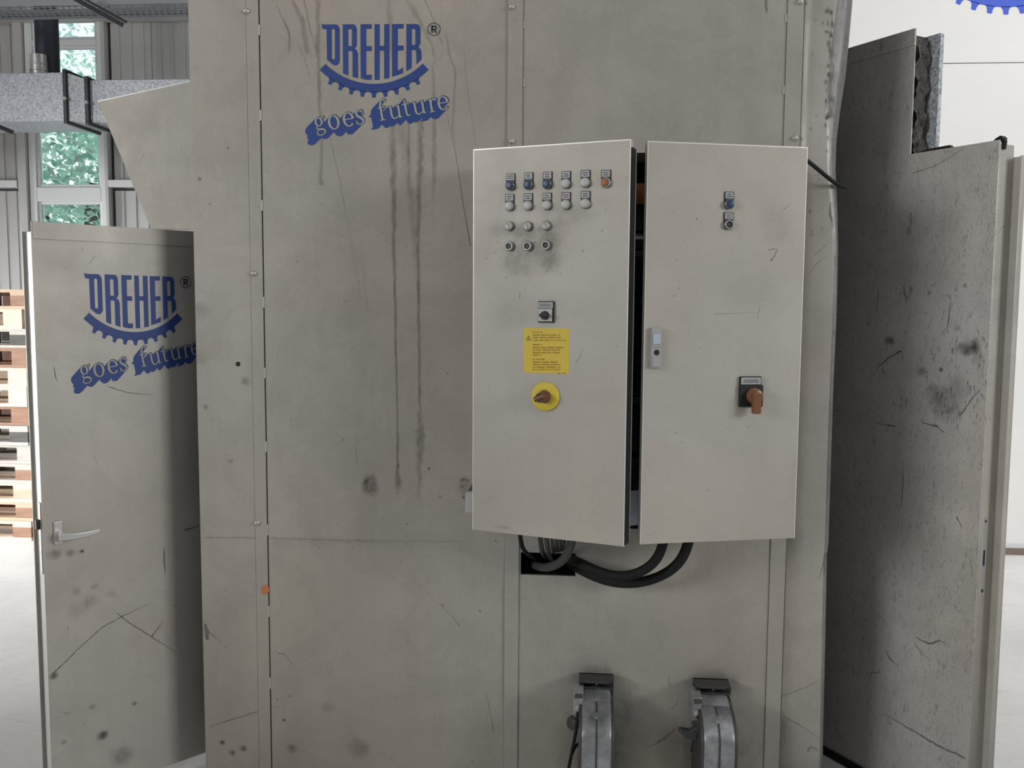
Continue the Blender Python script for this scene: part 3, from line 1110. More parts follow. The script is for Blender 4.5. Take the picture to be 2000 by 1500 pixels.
def film_front(root):
    fl = Film()
    e = -0.0004
    def rb(pts, w, a, mi=0, jag=0.25, y=e):
        P = [FP.uv(*p) for p in pts]
        k = D/FPX
        n = len(P)
        W_ = [x*k for x in (w if isinstance(w, (list, tuple)) else [w]*n)]
        A_ = [v*0.62 for v in (a if isinstance(a, (list, tuple)) else [a]*n)]
        fl.ribbon(P, W_, A_, y, mi, jag*0.5)
    def bl(x, y, rx, ry, a, mi=1):
        k = D/FPX
        fl.blob(FP.uv(x, y), rx*k, ry*k, a, e, mi)
    # drips under the print
    rb([(766, 232), (768, 330), (771, 560), (776, 800), (777, 915)], [18, 15, 8, 6, 7], [.35, .5, .55, .6, .6])
    rb([(777, 905), (776, 945), (777, 968)], [8, 18, 6], [.6, .6, .2])
    rb([(822, 215), (820, 330), (816, 470), (818, 620), (820, 790)], [16, 16, 10, 8, 8], [.4, .55, .7, .55, .5])
    rb([(820, 790), (823, 850), (821, 900), (818, 975)], [8, 22, 18, 8], [.4, .45, .45, .2], jag=.35)
    rb([(798, 215), (799, 300), (800, 385)], [10, 8, 14], [.3, .5, .2])
    rb([(806, 370), (808, 450), (812, 560)], [26, 16, 6], [.2, .25, .1])
    rb([(846, 120), (848, 240), (848, 320), (846, 400)], [8, 10, 14, 5], [.2, .35, .4, .1])
    rb([(780, 185), (784, 230), (790, 300), (800, 380)], [24, 26, 24, 20], [.12, .2, .22, .05])
    rb([(870, 60), (878, 110), (890, 140), (884, 250), (890, 290)], [5, 7, 6, 6, 3], [.2, .3, .3, .3, .1])
    rb([(872, 220), (890, 300), (905, 400), (919, 480)], [2, 3, 3.5, 4], [.3, .5, .6, .7], jag=.1)
    rb([(905, 60), (912, 170), (930, 285)], [3, 4, 3], [.1, .2, .2], jag=.1)
    rb([(621, 0), (621, 90), (624, 200), (628, 275), (627, 362)], [14, 12, 9, 8, 12], [.35, .45, .45, .35, .4])
    rb([(571, 0), (590, 40), (600, 100), (607, 105)], [9, 14, 16, 6], [.3, .45, .35, .1])
    rb([(594, 0), (605, 55), (620, 105)], [5, 6, 3], [.3, .4, .2], jag=.1)
    rb([(539, 8), (552, 36), (565, 62), (565, 95), (563, 110)], [3, 6, 8, 7, 2], [.3, .45, .45, .35, .1])
    rb([(582, 85), (595, 115), (606, 152)], [3, 3, 2], [.4, .4, .3], jag=.1)
    rb([(645, 270), (664, 355), (680, 440), (705, 590)], [2, 2.5, 2, 2], [.4, .4, .25, .3], jag=.1)
    rb([(700, 450), (719, 610)], [2, 2], [.1, .35], jag=.1)
    rb([(760, 0), (765, 90), (770, 130)], [16, 12, 8], [.22, .3, .1])
    rb([(795, 0), (820, 40), (845, 90), (852, 130)], [18, 12, 8, 5], [.2, .3, .3, .15])
    rb([(830, 0), (850, 45), (868, 100)], [4, 4, 3], [.3, .4, .3], jag=.1)
    rb([(1497, 0), (1497, 22), (1496, 27)], [8, 7, 3], [.6, .5, .1])
    # knocks, scratches
    bl(723, 948, 20, 26, .75)
    bl(716, 940, 9, 10, .6)
    rb([(695, 845), (697, 905)], 4, [.1, .3])
    for (x, y) in ((901, 938), (906, 936), (913, 938), (903, 950), (916, 960), (905, 972), (860, 970), (838, 915)):
        bl(x, y, 4, 4, .8)
    bl(908, 950, 22, 28, .3)
    rb([(400, 1218), (404, 1235), (406, 1250)], [6, 16, 8], [.9, 1, .8])
    rb([(405, 1232), (420, 1245), (432, 1248)], [8, 5, 4], [.6, .4, .1])
    rb([(411, 1418), (470, 1400), (520, 1384), (560, 1379)], [3, 3.5, 3, 2], [.5, .8, .6, .3], jag=.15)
    rb([(543, 1275), (555, 1278), (573, 1299)], [3, 3, 2], [.8, .6, .4], jag=.1)
    rb([(840, 1165), (880, 1200), (898, 1222)], [2, 2.5, 3], [.15, .4, .6], jag=.2)
    rb([(900, 1060), (902, 1080)], 2, .3)
    rb([(948, 1352), (955, 1378), (964, 1430)], [2, 2.5, 3], [.5, .6, .5], jag=.2)
    rb([(398, 1050), (520, 1051), (700, 1056), (900, 1058)], [5, 5, 6, 4], [.3, .35, .3, .15])
    rb([(535, 1060), (620, 1058), (800, 1062)], [26, 24, 14], [.12, .14, .05], mi=1)
    for (x, y, r, a) in ((434, 1450, 8, .8), (453, 1470, 9, .8), (476, 1462, 10, .6), (510, 1490, 8, .6), (555, 1406, 5, .9), (570, 1462, 14, .5), (700, 1462, 30, .3), (640, 1380, 20, .2),
                         (450, 900, 8, .3), (402, 795, 8, .4), (390, 350, 5, .7), (410, 398, 4, .5), (445, 289, 3, .8), (390, 610, 25, .25), (390, 700, 20, .2), (480, 745, 12, .4)):
        bl(x, y, r, r*.9, a)
    for i in range(26):
        x, y = random.uniform(410, 980), random.uniform(1000, 1490)
        a = random.uniform(-1.5, 1.5)
        L = random.uniform(6, 40)
        rb([(x, y), (x+L*math.cos(a), y+L*math.sin(a))], [2, 1.5], [random.uniform(.2, .5), .1], jag=.1)
    for i in range(30):
        bl(random.uniform(410, 1000), random.uniform(1000, 1490), random.uniform(1.5, 4), random.uniform(1.5, 4), random.uniform(.3, .7))
    for i in range(16):
        bl(random.uniform(530, 910), random.uniform(300, 1000), random.uniform(1.5, 3), random.uniform(1.5, 3), random.uniform(.3, .6))
    # right part
    rb([(1600, 1130), (1612, 1090), (1616, 1080)], [3, 6, 10], [.4, .7, .9])
    rb([(1500, 1385), (1528, 1360), (1580, 1340), (1612, 1322)], [3, 3, 3, 2], [.6, .6, .5, .3], jag=.1)
    rb([(1530, 1400), (1560, 1415), (1605, 1445)], [3, 3, 2], [.6, .6, .3], jag=.1)
    rb([(1580, 1470), (1578, 1465), (1585, 1458), (1600, 1468)], [3, 6, 8, 4], [.5, .6, .6, .3])
    rb([(1590, 500), (1612, 480), (1618, 473)], [2, 3, 2], [.5, .5, .3], jag=.1)
    rb([(1574, 540), (1600, 510), (1615, 500)], [2, 3, 2], [.3, .4, .3], jag=.1)
    rb([(1625, 30), (1622, 60), (1625, 130), (1622, 180), (1624, 230)], [6, 9, 10, 10, 12], [.3, .5, .7, .7, .6], y=-.003, jag=.5)
    for i in range(40):
        bl(random.uniform(1612, 1628), random.uniform(20, 300), random.uniform(2, 5), random.uniform(3, 9), random.uniform(.4, .9))
    for i in range(14):
        bl(random.uniform(1580, 1612), random.uniform(30, 460), random.uniform(2, 4), random.uniform(2, 6), random.uniform(.2, .5))
    rb([(1623, 395), (1622, 420), (1628, 445)], [4, 6, 5], [.7, .8, .5], jag=.4)
    bl(1590, 20, 45, 30, .12)
    # scuffed lighter strokes
    for (a, b) in (((395, 165), (425, 148)), ((425, 163), (447, 155)), ((530, 134), (615, 127)), ((480, 100), (500, 96)), ((410, 345), (470, 370)), ((535, 357), (610, 345)), ((425, 615), (480, 598)), ((455, 592), (478, 586))):
        rb([a, b], [4, 3], [.25, .2], mi=2)
    # dark patches and strokes around the two blowers
    bl(1168, 1326, 62, 34, .35); bl(1395, 1336, 62, 36, .45)
    bl(1215, 1380, 28, 60, .35); bl(1170, 1460, 110, 110, .4); bl(1390, 1470, 120, 110, .4)
    rb([(1268, 1460), (1300, 1440), (1323, 1420)], [4, 8, 3], [.4, .7, .4])
    rb([(1304, 1388), (1318, 1380), (1325, 1362)], [3, 4, 2], [.5, .5, .2])
    rb([(1306, 1320), (1308, 1340)], 3, [.3, .7])
    fl.build('grime', root, FP.M)


def build_hopper(root):
    Y = 3.60
    F = Frame((0, Y, 0), 0)
    pts = [F.uv(193, 200), F.uv(372, 161), F.uv(384, 449), F.uv(296, 447)]
    # carry the plate on behind the front sheets as far as the carcass
    (xa, za), (xb, zb_), (xc, zc), (xd, zd) = pts
    k = (zb_-za)/(xb-xa)
    X = -1.12
    poly = [(xa, za), (X, zb_+(X-xb)*k), (X, zd), (xd, zd)]
    hp = bpy.data.objects.new('side_hopper', None)
    link(hp, root, Matrix.Translation((xa, Y, zd)))
    t = 0.004
    obj('front_plate', MB().prism(poly, -t, 0), DOORM, hp, F.M)
    obj('rear_plate', MB().prism(poly, 0.5, 0.504), DOORM, hp, F.M)
    s = MB()
    s.add([(xa, 0, za), (xd, 0, zd), (xd, .5, zd), (xa, .5, za), (xa+.004, 0, za), (xd+.004, 0, zd), (xd+.004, .5, zd), (xa+.004, .5, za)],
          [(0, 3, 2, 1), (4, 5, 6, 7), (0, 1, 5, 4), (1, 2, 6, 5), (2, 3, 7, 6), (3, 0, 4, 7)])
    s.box(xd, X, 0, .5, zd-.002, zd+.002)
    obj('side_plate', s, DOORM, hp, F.M)
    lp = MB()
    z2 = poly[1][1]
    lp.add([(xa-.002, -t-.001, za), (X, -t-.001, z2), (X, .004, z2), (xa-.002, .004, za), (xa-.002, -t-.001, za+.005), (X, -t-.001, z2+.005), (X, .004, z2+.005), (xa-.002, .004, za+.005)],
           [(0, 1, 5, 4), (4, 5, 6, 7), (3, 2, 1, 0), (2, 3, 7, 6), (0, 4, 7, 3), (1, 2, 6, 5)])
    obj('rim', lp, EDGEHI, hp, F.M)
    fl = Film()
    for i in range(16):
        u, v = random.uniform(.1, .95), random.uniform(.08, .95)
        x = xa*(1-v)+xd*v+(X-xa)*u*.5
        z = za*(1-v)+zd*v
        fl.ribbon([(x, z), (x+random.uniform(-.04, .05), z+random.uniform(-.05, .05))], [.004, .003], [random.uniform(.15, .5), .05], -t-.0005, random.choice((0, 0, 2)), .2)
    fl.build('grime', hp, F.M)


def build_left_door(root):
    F = FL
    uf, zt = F.uv(60, 433)
    zt = 2.057
    z2 = F.uv(60, 466)[1]
    zb = 0.03
    ue = 0.46
    th = 0.07
    dr = bpy.data.objects.new('left_door', None)
    link(dr, root, Matrix.Translation(F.o+F.x*ue+Vector((0, 0, zb))))
    dr['label'] = 'tall insulated left door standing open, with lever handle'
    obj('front_skin', MB().box(uf, ue, 0, 0.004, zb, zt), DOORM, dr, F.M, bevel=0.0012)
    obj('top_fold', MB().box(uf+0.004, ue, -0.003, 0.0, z2, zt+0.001), DOORM, dr, F.M, bevel=0.001)
    obj('door_core', MB().box(uf+0.004, ue, 0.004, th, zb, zt-0.03), EDGE, dr, F.M, bevel=0.002)
    obj('rear_skin', MB().box(uf-0.006, ue, th, th+0.004, zb, zt-0.03), DOORM, dr, F.M)
    # lock strip on the free edge (edge plane x = uf)
    z1, z0 = F.uv(75, 985)[1], F.uv(80, 1125)[1]
    lk = obj('lock_plate', MB().box(uf-0.001, uf+0.005, 0.014, 0.034, z0, z1), STEEL, dr, F.M, bevel=0.0015, label='long steel lock plate on the door edge')
    zl1, zl0 = F.uv(75, 1018)[1], F.uv(75, 1037)[1]
    obj('latch_bolt', MB().box(uf-0.014, uf+0.004, 0.016, 0.032, zl0, zl1), BLACK, dr, F.M, bevel=0.002)
    # lever handle
    u0, za = F.uv(103, 1019)
    u1, zc = F.uv(123, 1061)
    obj('handle_plate', MB().box(u0, u1, -0.010, 0, zc, za), ALU, dr, F.M, bevel=0.003)
    um, zm = F.uv(113, 1042)
    hb = MB()
    hb.lathe((um, -.010, zm), (um, -.055, zm), [(0, .013), (.3, .0115), (1, .0115)], 16)
    obj('handle_neck', hb, ALU, dr, F.M, smooth=True)
    ul, zl = F.uv(195, 1036, -.05)
    lv = MB()
    N = 8
    vs, fs = [], []
    for i in range(N+1):
        t = i/N
        u = (um-.014)*(1-t)+ul*t
        z = zm*(1-t)+zl*t + .006*math.sin(t*math.pi)*-1
        h = .0135*(1-t)+.0085*t
        y0 = -.062 + .004*math.sin(t*math.pi)
        for (dy, dz) in ((0, -h), (.016, -h), (.016, h), (0, h)):
            vs.append((u, y0+dy, z+dz))
    for i in range(N):
        for k in range(4):
            j = (k+1) % 4
            fs.append((i*4+k, i*4+j, i*4+4+j, i*4+4+k))
    fs += [(3, 2, 1, 0), (N*4, N*4+1, N*4+2, N*4+3)]
    lv.add(vs, fs)
    obj('handle_lever', lv, ALU, dr, F.M, bevel=0.004, label='aluminium lever')
    lp = bpy.data.objects.new('printed_logo_on_door', None)
    cu, cw = F.uv(260, 650)
    link(lp, root, F.M @ Matrix.Translation((cu, 0, cw)))
    k = 5.557
    pr = [((370, 138), (245, 75)), ((912, 914), (808, 845)), ((1409, 515), (1245, 462)), ((345, 615), (235, 560)), ((1482, 613), (1310, 550)),
          ((1310, 912-140), (1225-75, 745+5)), ((590, 147), (465, 92)), ((922, 147), (790, 100)), ((1252, 147), (1095, 108)), ((775, 712), (672, 655))]
    logo(lp, F, affine([(a, (120+b[0]/k, 520+b[1]/k)) for a, b in pr], F), 0.0006)
    fl = Film()
    e = -0.0004
    kk = 3.1/FPX
    def rb(pts, w, a, mi=0, jag=.15):
        fl.ribbon([F.uv(*p) for p in pts], [x*kk for x in w], a, e, mi, jag)
    rb([(185, 500), (175, 515)], [2, 2], [.5, .3])
    rb([(105, 715), (108, 735), (112, 745)], [2, 3, 2], [.4, .6, .4])
    rb([(210, 755), (250, 767), (300, 772)], [3, 3, 2], [.6, .5, .3])
    rb([(104, 1316), (150, 1270), (200, 1225), (240, 1203), (290, 1180)], [4, 3, 3, 3, 2], [.7, .6, .6, .6, .3])
    rb([(228, 1197), (250, 1215), (290, 1240), (330, 1265), (360, 1285)], [3, 3, 4, 3, 2], [.5, .6, .5, .4, .2])
    rb([(320, 1070), (321, 1095), (322, 1122)], [3, 4, 2], [.7, .8, .5])
    rb([(296, 1243), (310, 1225), (318, 1212)], [4, 3, 2], [.7, .6, .3])
    rb([(360, 1035), (380, 1030), (390, 1027)], [6, 5, 4], [.7, .6, .5])
    for (x, y, r, a) in ((105, 1320, 9, .8), (200, 1437, 12, .95), (262, 1374, 6, .7), (160, 1077, 5, .8), (106, 1083, 14, .45), (138, 1080, 10, .4), (155, 1190, 22, .15), (175, 1175, 18, .2), (218, 1160, 12, .2),
                         (150, 1155, 10, .25), (185, 1145, 8, .25), (240, 1475, 26, .35), (180, 1380, 8, .3), (125, 1450, 6, .5)):
        fl.blob(F.uv(x, y), r*kk*1.3, r*kk, a, e, 1)
    for i in range(40):
        x, y = random.uniform(100, 370), random.uniform(480, 1480)
        if 140 < x < 385 and 530 < y < 780:
            continue
        a = random.uniform(0, 3.14)
        L = random.uniform(4, 22)
        rb([(x, y), (x+L*math.cos(a), y+L*math.sin(a))], [2, 1.6], [random.uniform(.2, .55), .1])
    fl.build('grime', dr, F.M)


def build_right_door(root):
    F = FR
    th = 0.075
    uf = F.uv(1953, 275)[0]
    zl = F.uv(1870, 286)[1]
    un = F.uv(1784, 180)[0]
    zt = F.uv(1720, 76)[1]
    zc = F.uv(1720, 107)[1]
    zb = 0.03
    u0 = -0.52
    dr = bpy.data.objects.new('right_door', None)
    link(dr, root, Matrix.Translation(F.o+F.x*u0+Vector((0, 0, zb))))
    dr['label'] = 'tall scuffed right door standing open, notched at the top with insulation showing'
    obj('front_skin', MB().prism([(u0, zb), (uf, zb), (uf, zl), (un, zl), (un, zt), (u0, zt)], 0, 0.004), GALVD, dr, F.M, bevel=0.0012)
    obj('top_fold', MB().box(u0, un-0.001, -0.003, 0, zc, zt+0.001), GALVD, dr, F.M, bevel=0.001)
    # edge channel
    obj('edge_fold', MB().box(uf-0.004, uf+0.001, 0.004, th, zb, zl-0.012), DOORM, dr, F.M, bevel=0.002)
    obj('edge_lip', MB().box(uf-0.02, uf+0.042, th, th+0.005, zb, zl-0.05).box(uf+0.036, uf+0.042, th-0.02, th, zb, zl-0.05), DOORM, dr, F.M, bevel=0.0015)
    # insulation: a full core below, a ragged batt standing in the notch
    ins = MB().box(u0, uf-0.006, 0.005, th-0.001, zb, zl-0.025).box(u0, un-0.01, 0.005, th-0.001, zl-0.025, zt-0.02)
    obj('insulation_core', ins, WOOL, dr, F.M)
    bt = MB()
    rr = random.Random(5)
    nz, ny = 26, 7
    vs, fs = [], []
    for i in range(nz+1):
        z = zl-0.02+(zt-0.035-zl+0.02)*i/nz
        for j in range(ny+1):
            y = 0.006+(th-0.006)*j/ny
            vs.append((un+0.004+rr.uniform(-.006, .007)+.006*math.sin(i*.9+j), y, z))
    for i in range(nz):
        for j in range(ny):
            p = i*(ny+1)+j
            fs.append((p, p+1, p+ny+2, p+ny+1))
    bt.add(vs, fs)
    obj('torn_insulation', bt, WOOL, dr, F.M)
    ub = F.uv(1831, 200, th)[0]
    obj('rear_sheet', MB().box(u0, ub, th, th+0.004, zl-0.1, zt-0.015).box(ub-0.004, ub, th, th+0.02, zl-0.1, zt-0.015), GALVB, dr, F.M, bevel=0.001)
    obj('rear_skin', MB().box(u0, uf-0.021, th, th+0.004, zb, zl-0.101), GALVD, dr, F.M)
    # frayed sealing tape at the top corner
    tp = MB()
    tp.prism([(uf-.03, zl-.002), (uf+.002, zl-.006), (uf+.005, zl+.006), (uf-.004, zl+.014), (uf-.02, zl+.007)], .006, .03)
    tp.prism([(uf-.005, zl-.03), (uf+.008, zl-.03), (uf+.011, zl-.004), (uf+.002, zl+.008)], .01, .022)
    obj('torn_seal', tp, RUBBER, dr, F.M)
    obj('bottom_strip', MB().box(u0, uf-.01, -.012, .0, .004, .034), RUBBER, dr, F.M, bevel=.003, label='black strip along the foot of the door')  # plain black strip in front of the door's lower edge
    obj('torn_seal', MB().prism([(un+.02, zl+.0005), (un+.16, zl+.0005), (un+.15, zl+.010), (un+.06, zl+.008)], .004, .02), RUBBER, dr, F.M)
    # lock plate on the edge face
    z1, z0 = F.uv(1928, 1005, .03)[1], F.uv(1925, 1166, .03)[1]
    lk = MB()
    ys = [(.012, .040)]
    lk.box(uf, uf+0.004, .010, .036, z0, z1)
    obj('lock_plate', lk, ALU, dr, F.M, bevel=0.004, label='rounded pale lock plate on the door edge')
    h = z1-z0
    obj('lock_slot', MB().box(uf+.003, uf+.0045, .019, .028, z0+h*.38, z0+h*.57), BLACK, dr, F.M)
    obj('lock_screw', MB().lathe((uf+.003, .023, z1-.022), (uf+.0055, .023, z1-.022), [(0, .005), (1, .005)], 12), CASTD, dr, F.M)
    obj('lock_screw', MB().lathe((uf+.003, .023, z0+.02), (uf+.0055, .023, z0+.02), [(0, .006), (1, .006)], 12), CASTD, dr, F.M)
    fl = Film()
    e = -0.0005
    kk = 3.35/FPX
    def rb(pts, w, a, mi=0, jag=.2):
        fl.ribbon([F.uv(*p) for p in pts], [x*kk for x in w], a, e, mi, jag)
    def bl(x, y, rx, ry, a):
        fl.blob(F.uv(x, y), rx*kk*1.9, ry*kk, a, e, 1)
    rb([(1782, 338), (1825, 325), (1850, 310), (1885, 288)], [3, 3, 3, 2], [.5, .5, .4, .2])
    rb([(1842, 417), (1890, 411), (1940, 405)], [3, 6, 8], [.35, .6, .75], mi=2)
    rb([(1935, 470), (1962, 440)], [2, 3], [.1, .4])
    rb([(1850, 650), (1855, 600), (1858, 575)], [3, 3, 2], [.6, .6, .3])
    rb([(1765, 560), (1770, 590)], [4, 4], [.5, .5])
    rb([(1715, 570), (1712, 610)], [4, 3], [.6, .3])
    rb([(1710, 720), (1735, 700), (1760, 685)], [3, 4, 5], [.4, .6, .8])
    rb([(1875, 812), (1890, 790), (1912, 762)], [3, 3, 3], [.7, .8, .5])
    rb([(1710, 825), (1750, 833)], [3, 4], [.4, .7])
    rb([(1800, 825), (1830, 833), (1845, 845)], [3, 5, 3], [.5, .7, .4])
    rb([(1765, 900), (1763, 960), (1760, 990)], [3, 4, 3], [.3, .6, .5])
    rb([(1790, 1245), (1815, 1258), (1835, 1250), (1850, 1258)], [3, 5, 4, 2], [.6, .8, .6, .3])
    rb([(1787, 1258), (1800, 1275), (1818, 1290)], [3, 3, 2], [.5, .4, .2])
    rb([(1730, 1270), (1737, 1285), (1752, 1300)], [3, 4, 4], [.5, .7, .7])
    rb([(1700, 1315), (1720, 1312)], [4, 3], [.6, .4])
    rb([(1725, 1392), (1770, 1420), (1830, 1455), (1885, 1480)], [4, 5, 6, 6], [.3, .5, .6, .5])
    rb([(1868, 1010), (1878, 1028)], [4, 3], [.7, .4])
    for (x, y, rx, ry, a) in ((1890, 680, 26, 16, .8), (1905, 675, 10, 20, .6), (1838, 722, 5, 6, 1), (1738, 665, 16, 10, .7), (1885, 558, 5, 5, .8), (1850, 795, 40, 34, .5), (1830, 770, 30, 24, .4), (1800, 725, 16, 12, .5),
                              (1910, 700, 12, 22, .5), (1870, 760, 30, 30, .35), (1775, 455, 8, 8, .4), (1815, 572, 6, 6, .5), (1780, 565, 5, 8, .5), (1870, 640, 8, 8, .4)):
        bl(x, y, rx*.55, ry, a)
    rr = random.Random(9)
    for i in range(170):
        x, y = rr.uniform(1690, 1945), rr.uniform(330, 830)
        a = rr.uniform(0, 3.14)
        L = rr.uniform(3, 22)
        rb([(x, y), (x+L*math.cos(a)*.5, y+L*math.sin(a))], [2.4, 1.6], [rr.uniform(.15, .55), .08])
    for i in range(70):
        x, y = rr.uniform(1750, 1930), rr.uniform(640, 830)
        L = rr.uniform(4, 18)
        rb([(x, y), (x+rr.uniform(-2, 2), y+L)], [3.5, 2.5], [rr.uniform(.3, .7), .1], jag=.4)
    for i in range(30):
        x, y = rr.uniform(1660, 1910), rr.uniform(860, 1480)
        a = rr.uniform(0.8, 2.3)
        L = rr.uniform(4, 26)
        rb([(x, y), (x+L*math.cos(a)*.5, y+L*math.sin(a))], [2.4, 1.6], [rr.uniform(.1, .4), .05])
    fl.build('grime', dr, F.M)


build_machine()

# blue gear print high on the white wall
def wall_print():
    F = Frame((0, 6.88, 0), 0)
    root = thing('wall_logo', 'bright blue gear print high on the white wall at the top right corner', 'wall print', at_y(1966, 0, 6.88))
    sc = 0.262
    pr = [((912+du, 914+dv), (1964+du*sc, 29+dv*sc)) for du, dv in ((0, 0), (400, 0), (-400, 0), (0, -600), (300, -500))]
    logo(root, F, affine(pr, F), 0.001, 'mark', BLUE2)


wall_print()

# ================================================================== CONTROL CABINET
XL, DC, ZT = -0.3534, 2.878, 2.269
HH = 1.19
XR = XL+1.0064
AL, AR = 0.3258, 0.259
FCL = Frame((XL, DC, 0), -AL)
FCR = Frame((XR, DC, 0), AR)


def bars(mb, x0, x1, z0, z1, rows, y, mi, rnd):
    h = (z1-z0)/rows
    for r in range(rows):
        za = z1-h*(r+0.8)
        x = x0
        ins = rnd.uniform(0, (x1-x0)*0.18)
        x = x0+ins
        while x < x1-ins-0.0008:
            L = min(rnd.uniform(.0015, .004), x1-ins-x)
            mb.box(x, x+L, y-.0002, y, za, za+h*.55, mi)
            x += L+.0006


def push_button(root, F, px, py, capm, label, kind='cap', legend=True, dy=-17):
    u, z = F.uv(px, py)
    rnd = random.Random(int(px*7+py))
    Mx = F.M @ Matrix.Translation((u, 0, z))
    g = bpy.data.objects.new({'cap': 'push_button', 'key': 'selector_switch', 'hole': 'key_switch'}[kind], None)
    link(g, root, Mx)
    g['label'] = label
    if legend:
        hw = .0148
        hb = MB().prism([(-hw, 0), (-hw*.92, -.0085), (-hw*.6, -.0135), (0, -.0155), (hw*.6, -.0135), (hw*.92, -.0085), (hw, 0), (hw, .0365), (-hw, .0365)], -.0035, 0)
        obj('legend_holder', hb, BLACK, g, Mx, bevel=.001)
        lg = MB().box(-.0122, .0122, -.0046, -.003, .0165, .0345)
        bars(lg, -.0095, .0095, .019, .032, 2, -.0046, 1, rnd)
        obj('legend_plate', lg, [LEGEND, DARKTXT], g, Mx)
    if kind == 'cap':
        obj('bezel', MB().lathe((0, 0, 0), (0, -.012, 0), [(0, .0148), (.55, .0148), (.9, .0138), (1, .0125)], 24), CHROME if capm is BLUEBTN else GREYPL, g, Mx, smooth=True)
        obj('button_cap', MB().lathe((0, -.004, 0), (0, -.0175, 0), [(0, .0125), (.7, .0125), (.9, .0116), (.98, .009), (1, .006)], 24), capm, g, Mx, smooth=True)
    elif kind == 'key':
        obj('bezel', MB().lathe((0, 0, 0), (0, -.009, 0), [(0, .0150), (.6, .0150), (1, .0125)], 24), CHROME, g, Mx, smooth=True)
        obj('selector_disc', MB().lathe((0, -.003, 0), (0, -.014, 0), [(0, .0115), (.8, .0115), (1, .0105)], 24), GREYBTN, g, Mx, smooth=True)
        obj('selector_bar', MB().box(-.0035, .0035, -.019, -.013, -.0095, .0095), GREYBTN, g, Mx, bevel=.0012)
        obj('pointer_line', MB().box(-.0008, .0008, -.0193, -.0188, .001, .009), DARKTXT, g, Mx)
    else:
        n = 24
        obj('bezel', MB().lathe((0, 0, 0), (0, -.012, 0), [(0, .0150), (.5, .0150), (.9, .0140), (1, .0125), (1, .0095), (.55, .009), (.5, .009)], n, cap=False), CHROME, g, Mx, smooth=True)
        obj('key_barrel', MB().lathe((0, 0, 0), (0, -.0085, 0), [(0, .0094), (.9, .0094), (1, .0085)], n), BLACK, g, Mx, smooth=True)
        obj('key_slot', MB().lathe((0, -.0084, 0), (0, -.0092, 0), [(0, .0040), (1, .0036)], 16), CASTD, g, Mx)


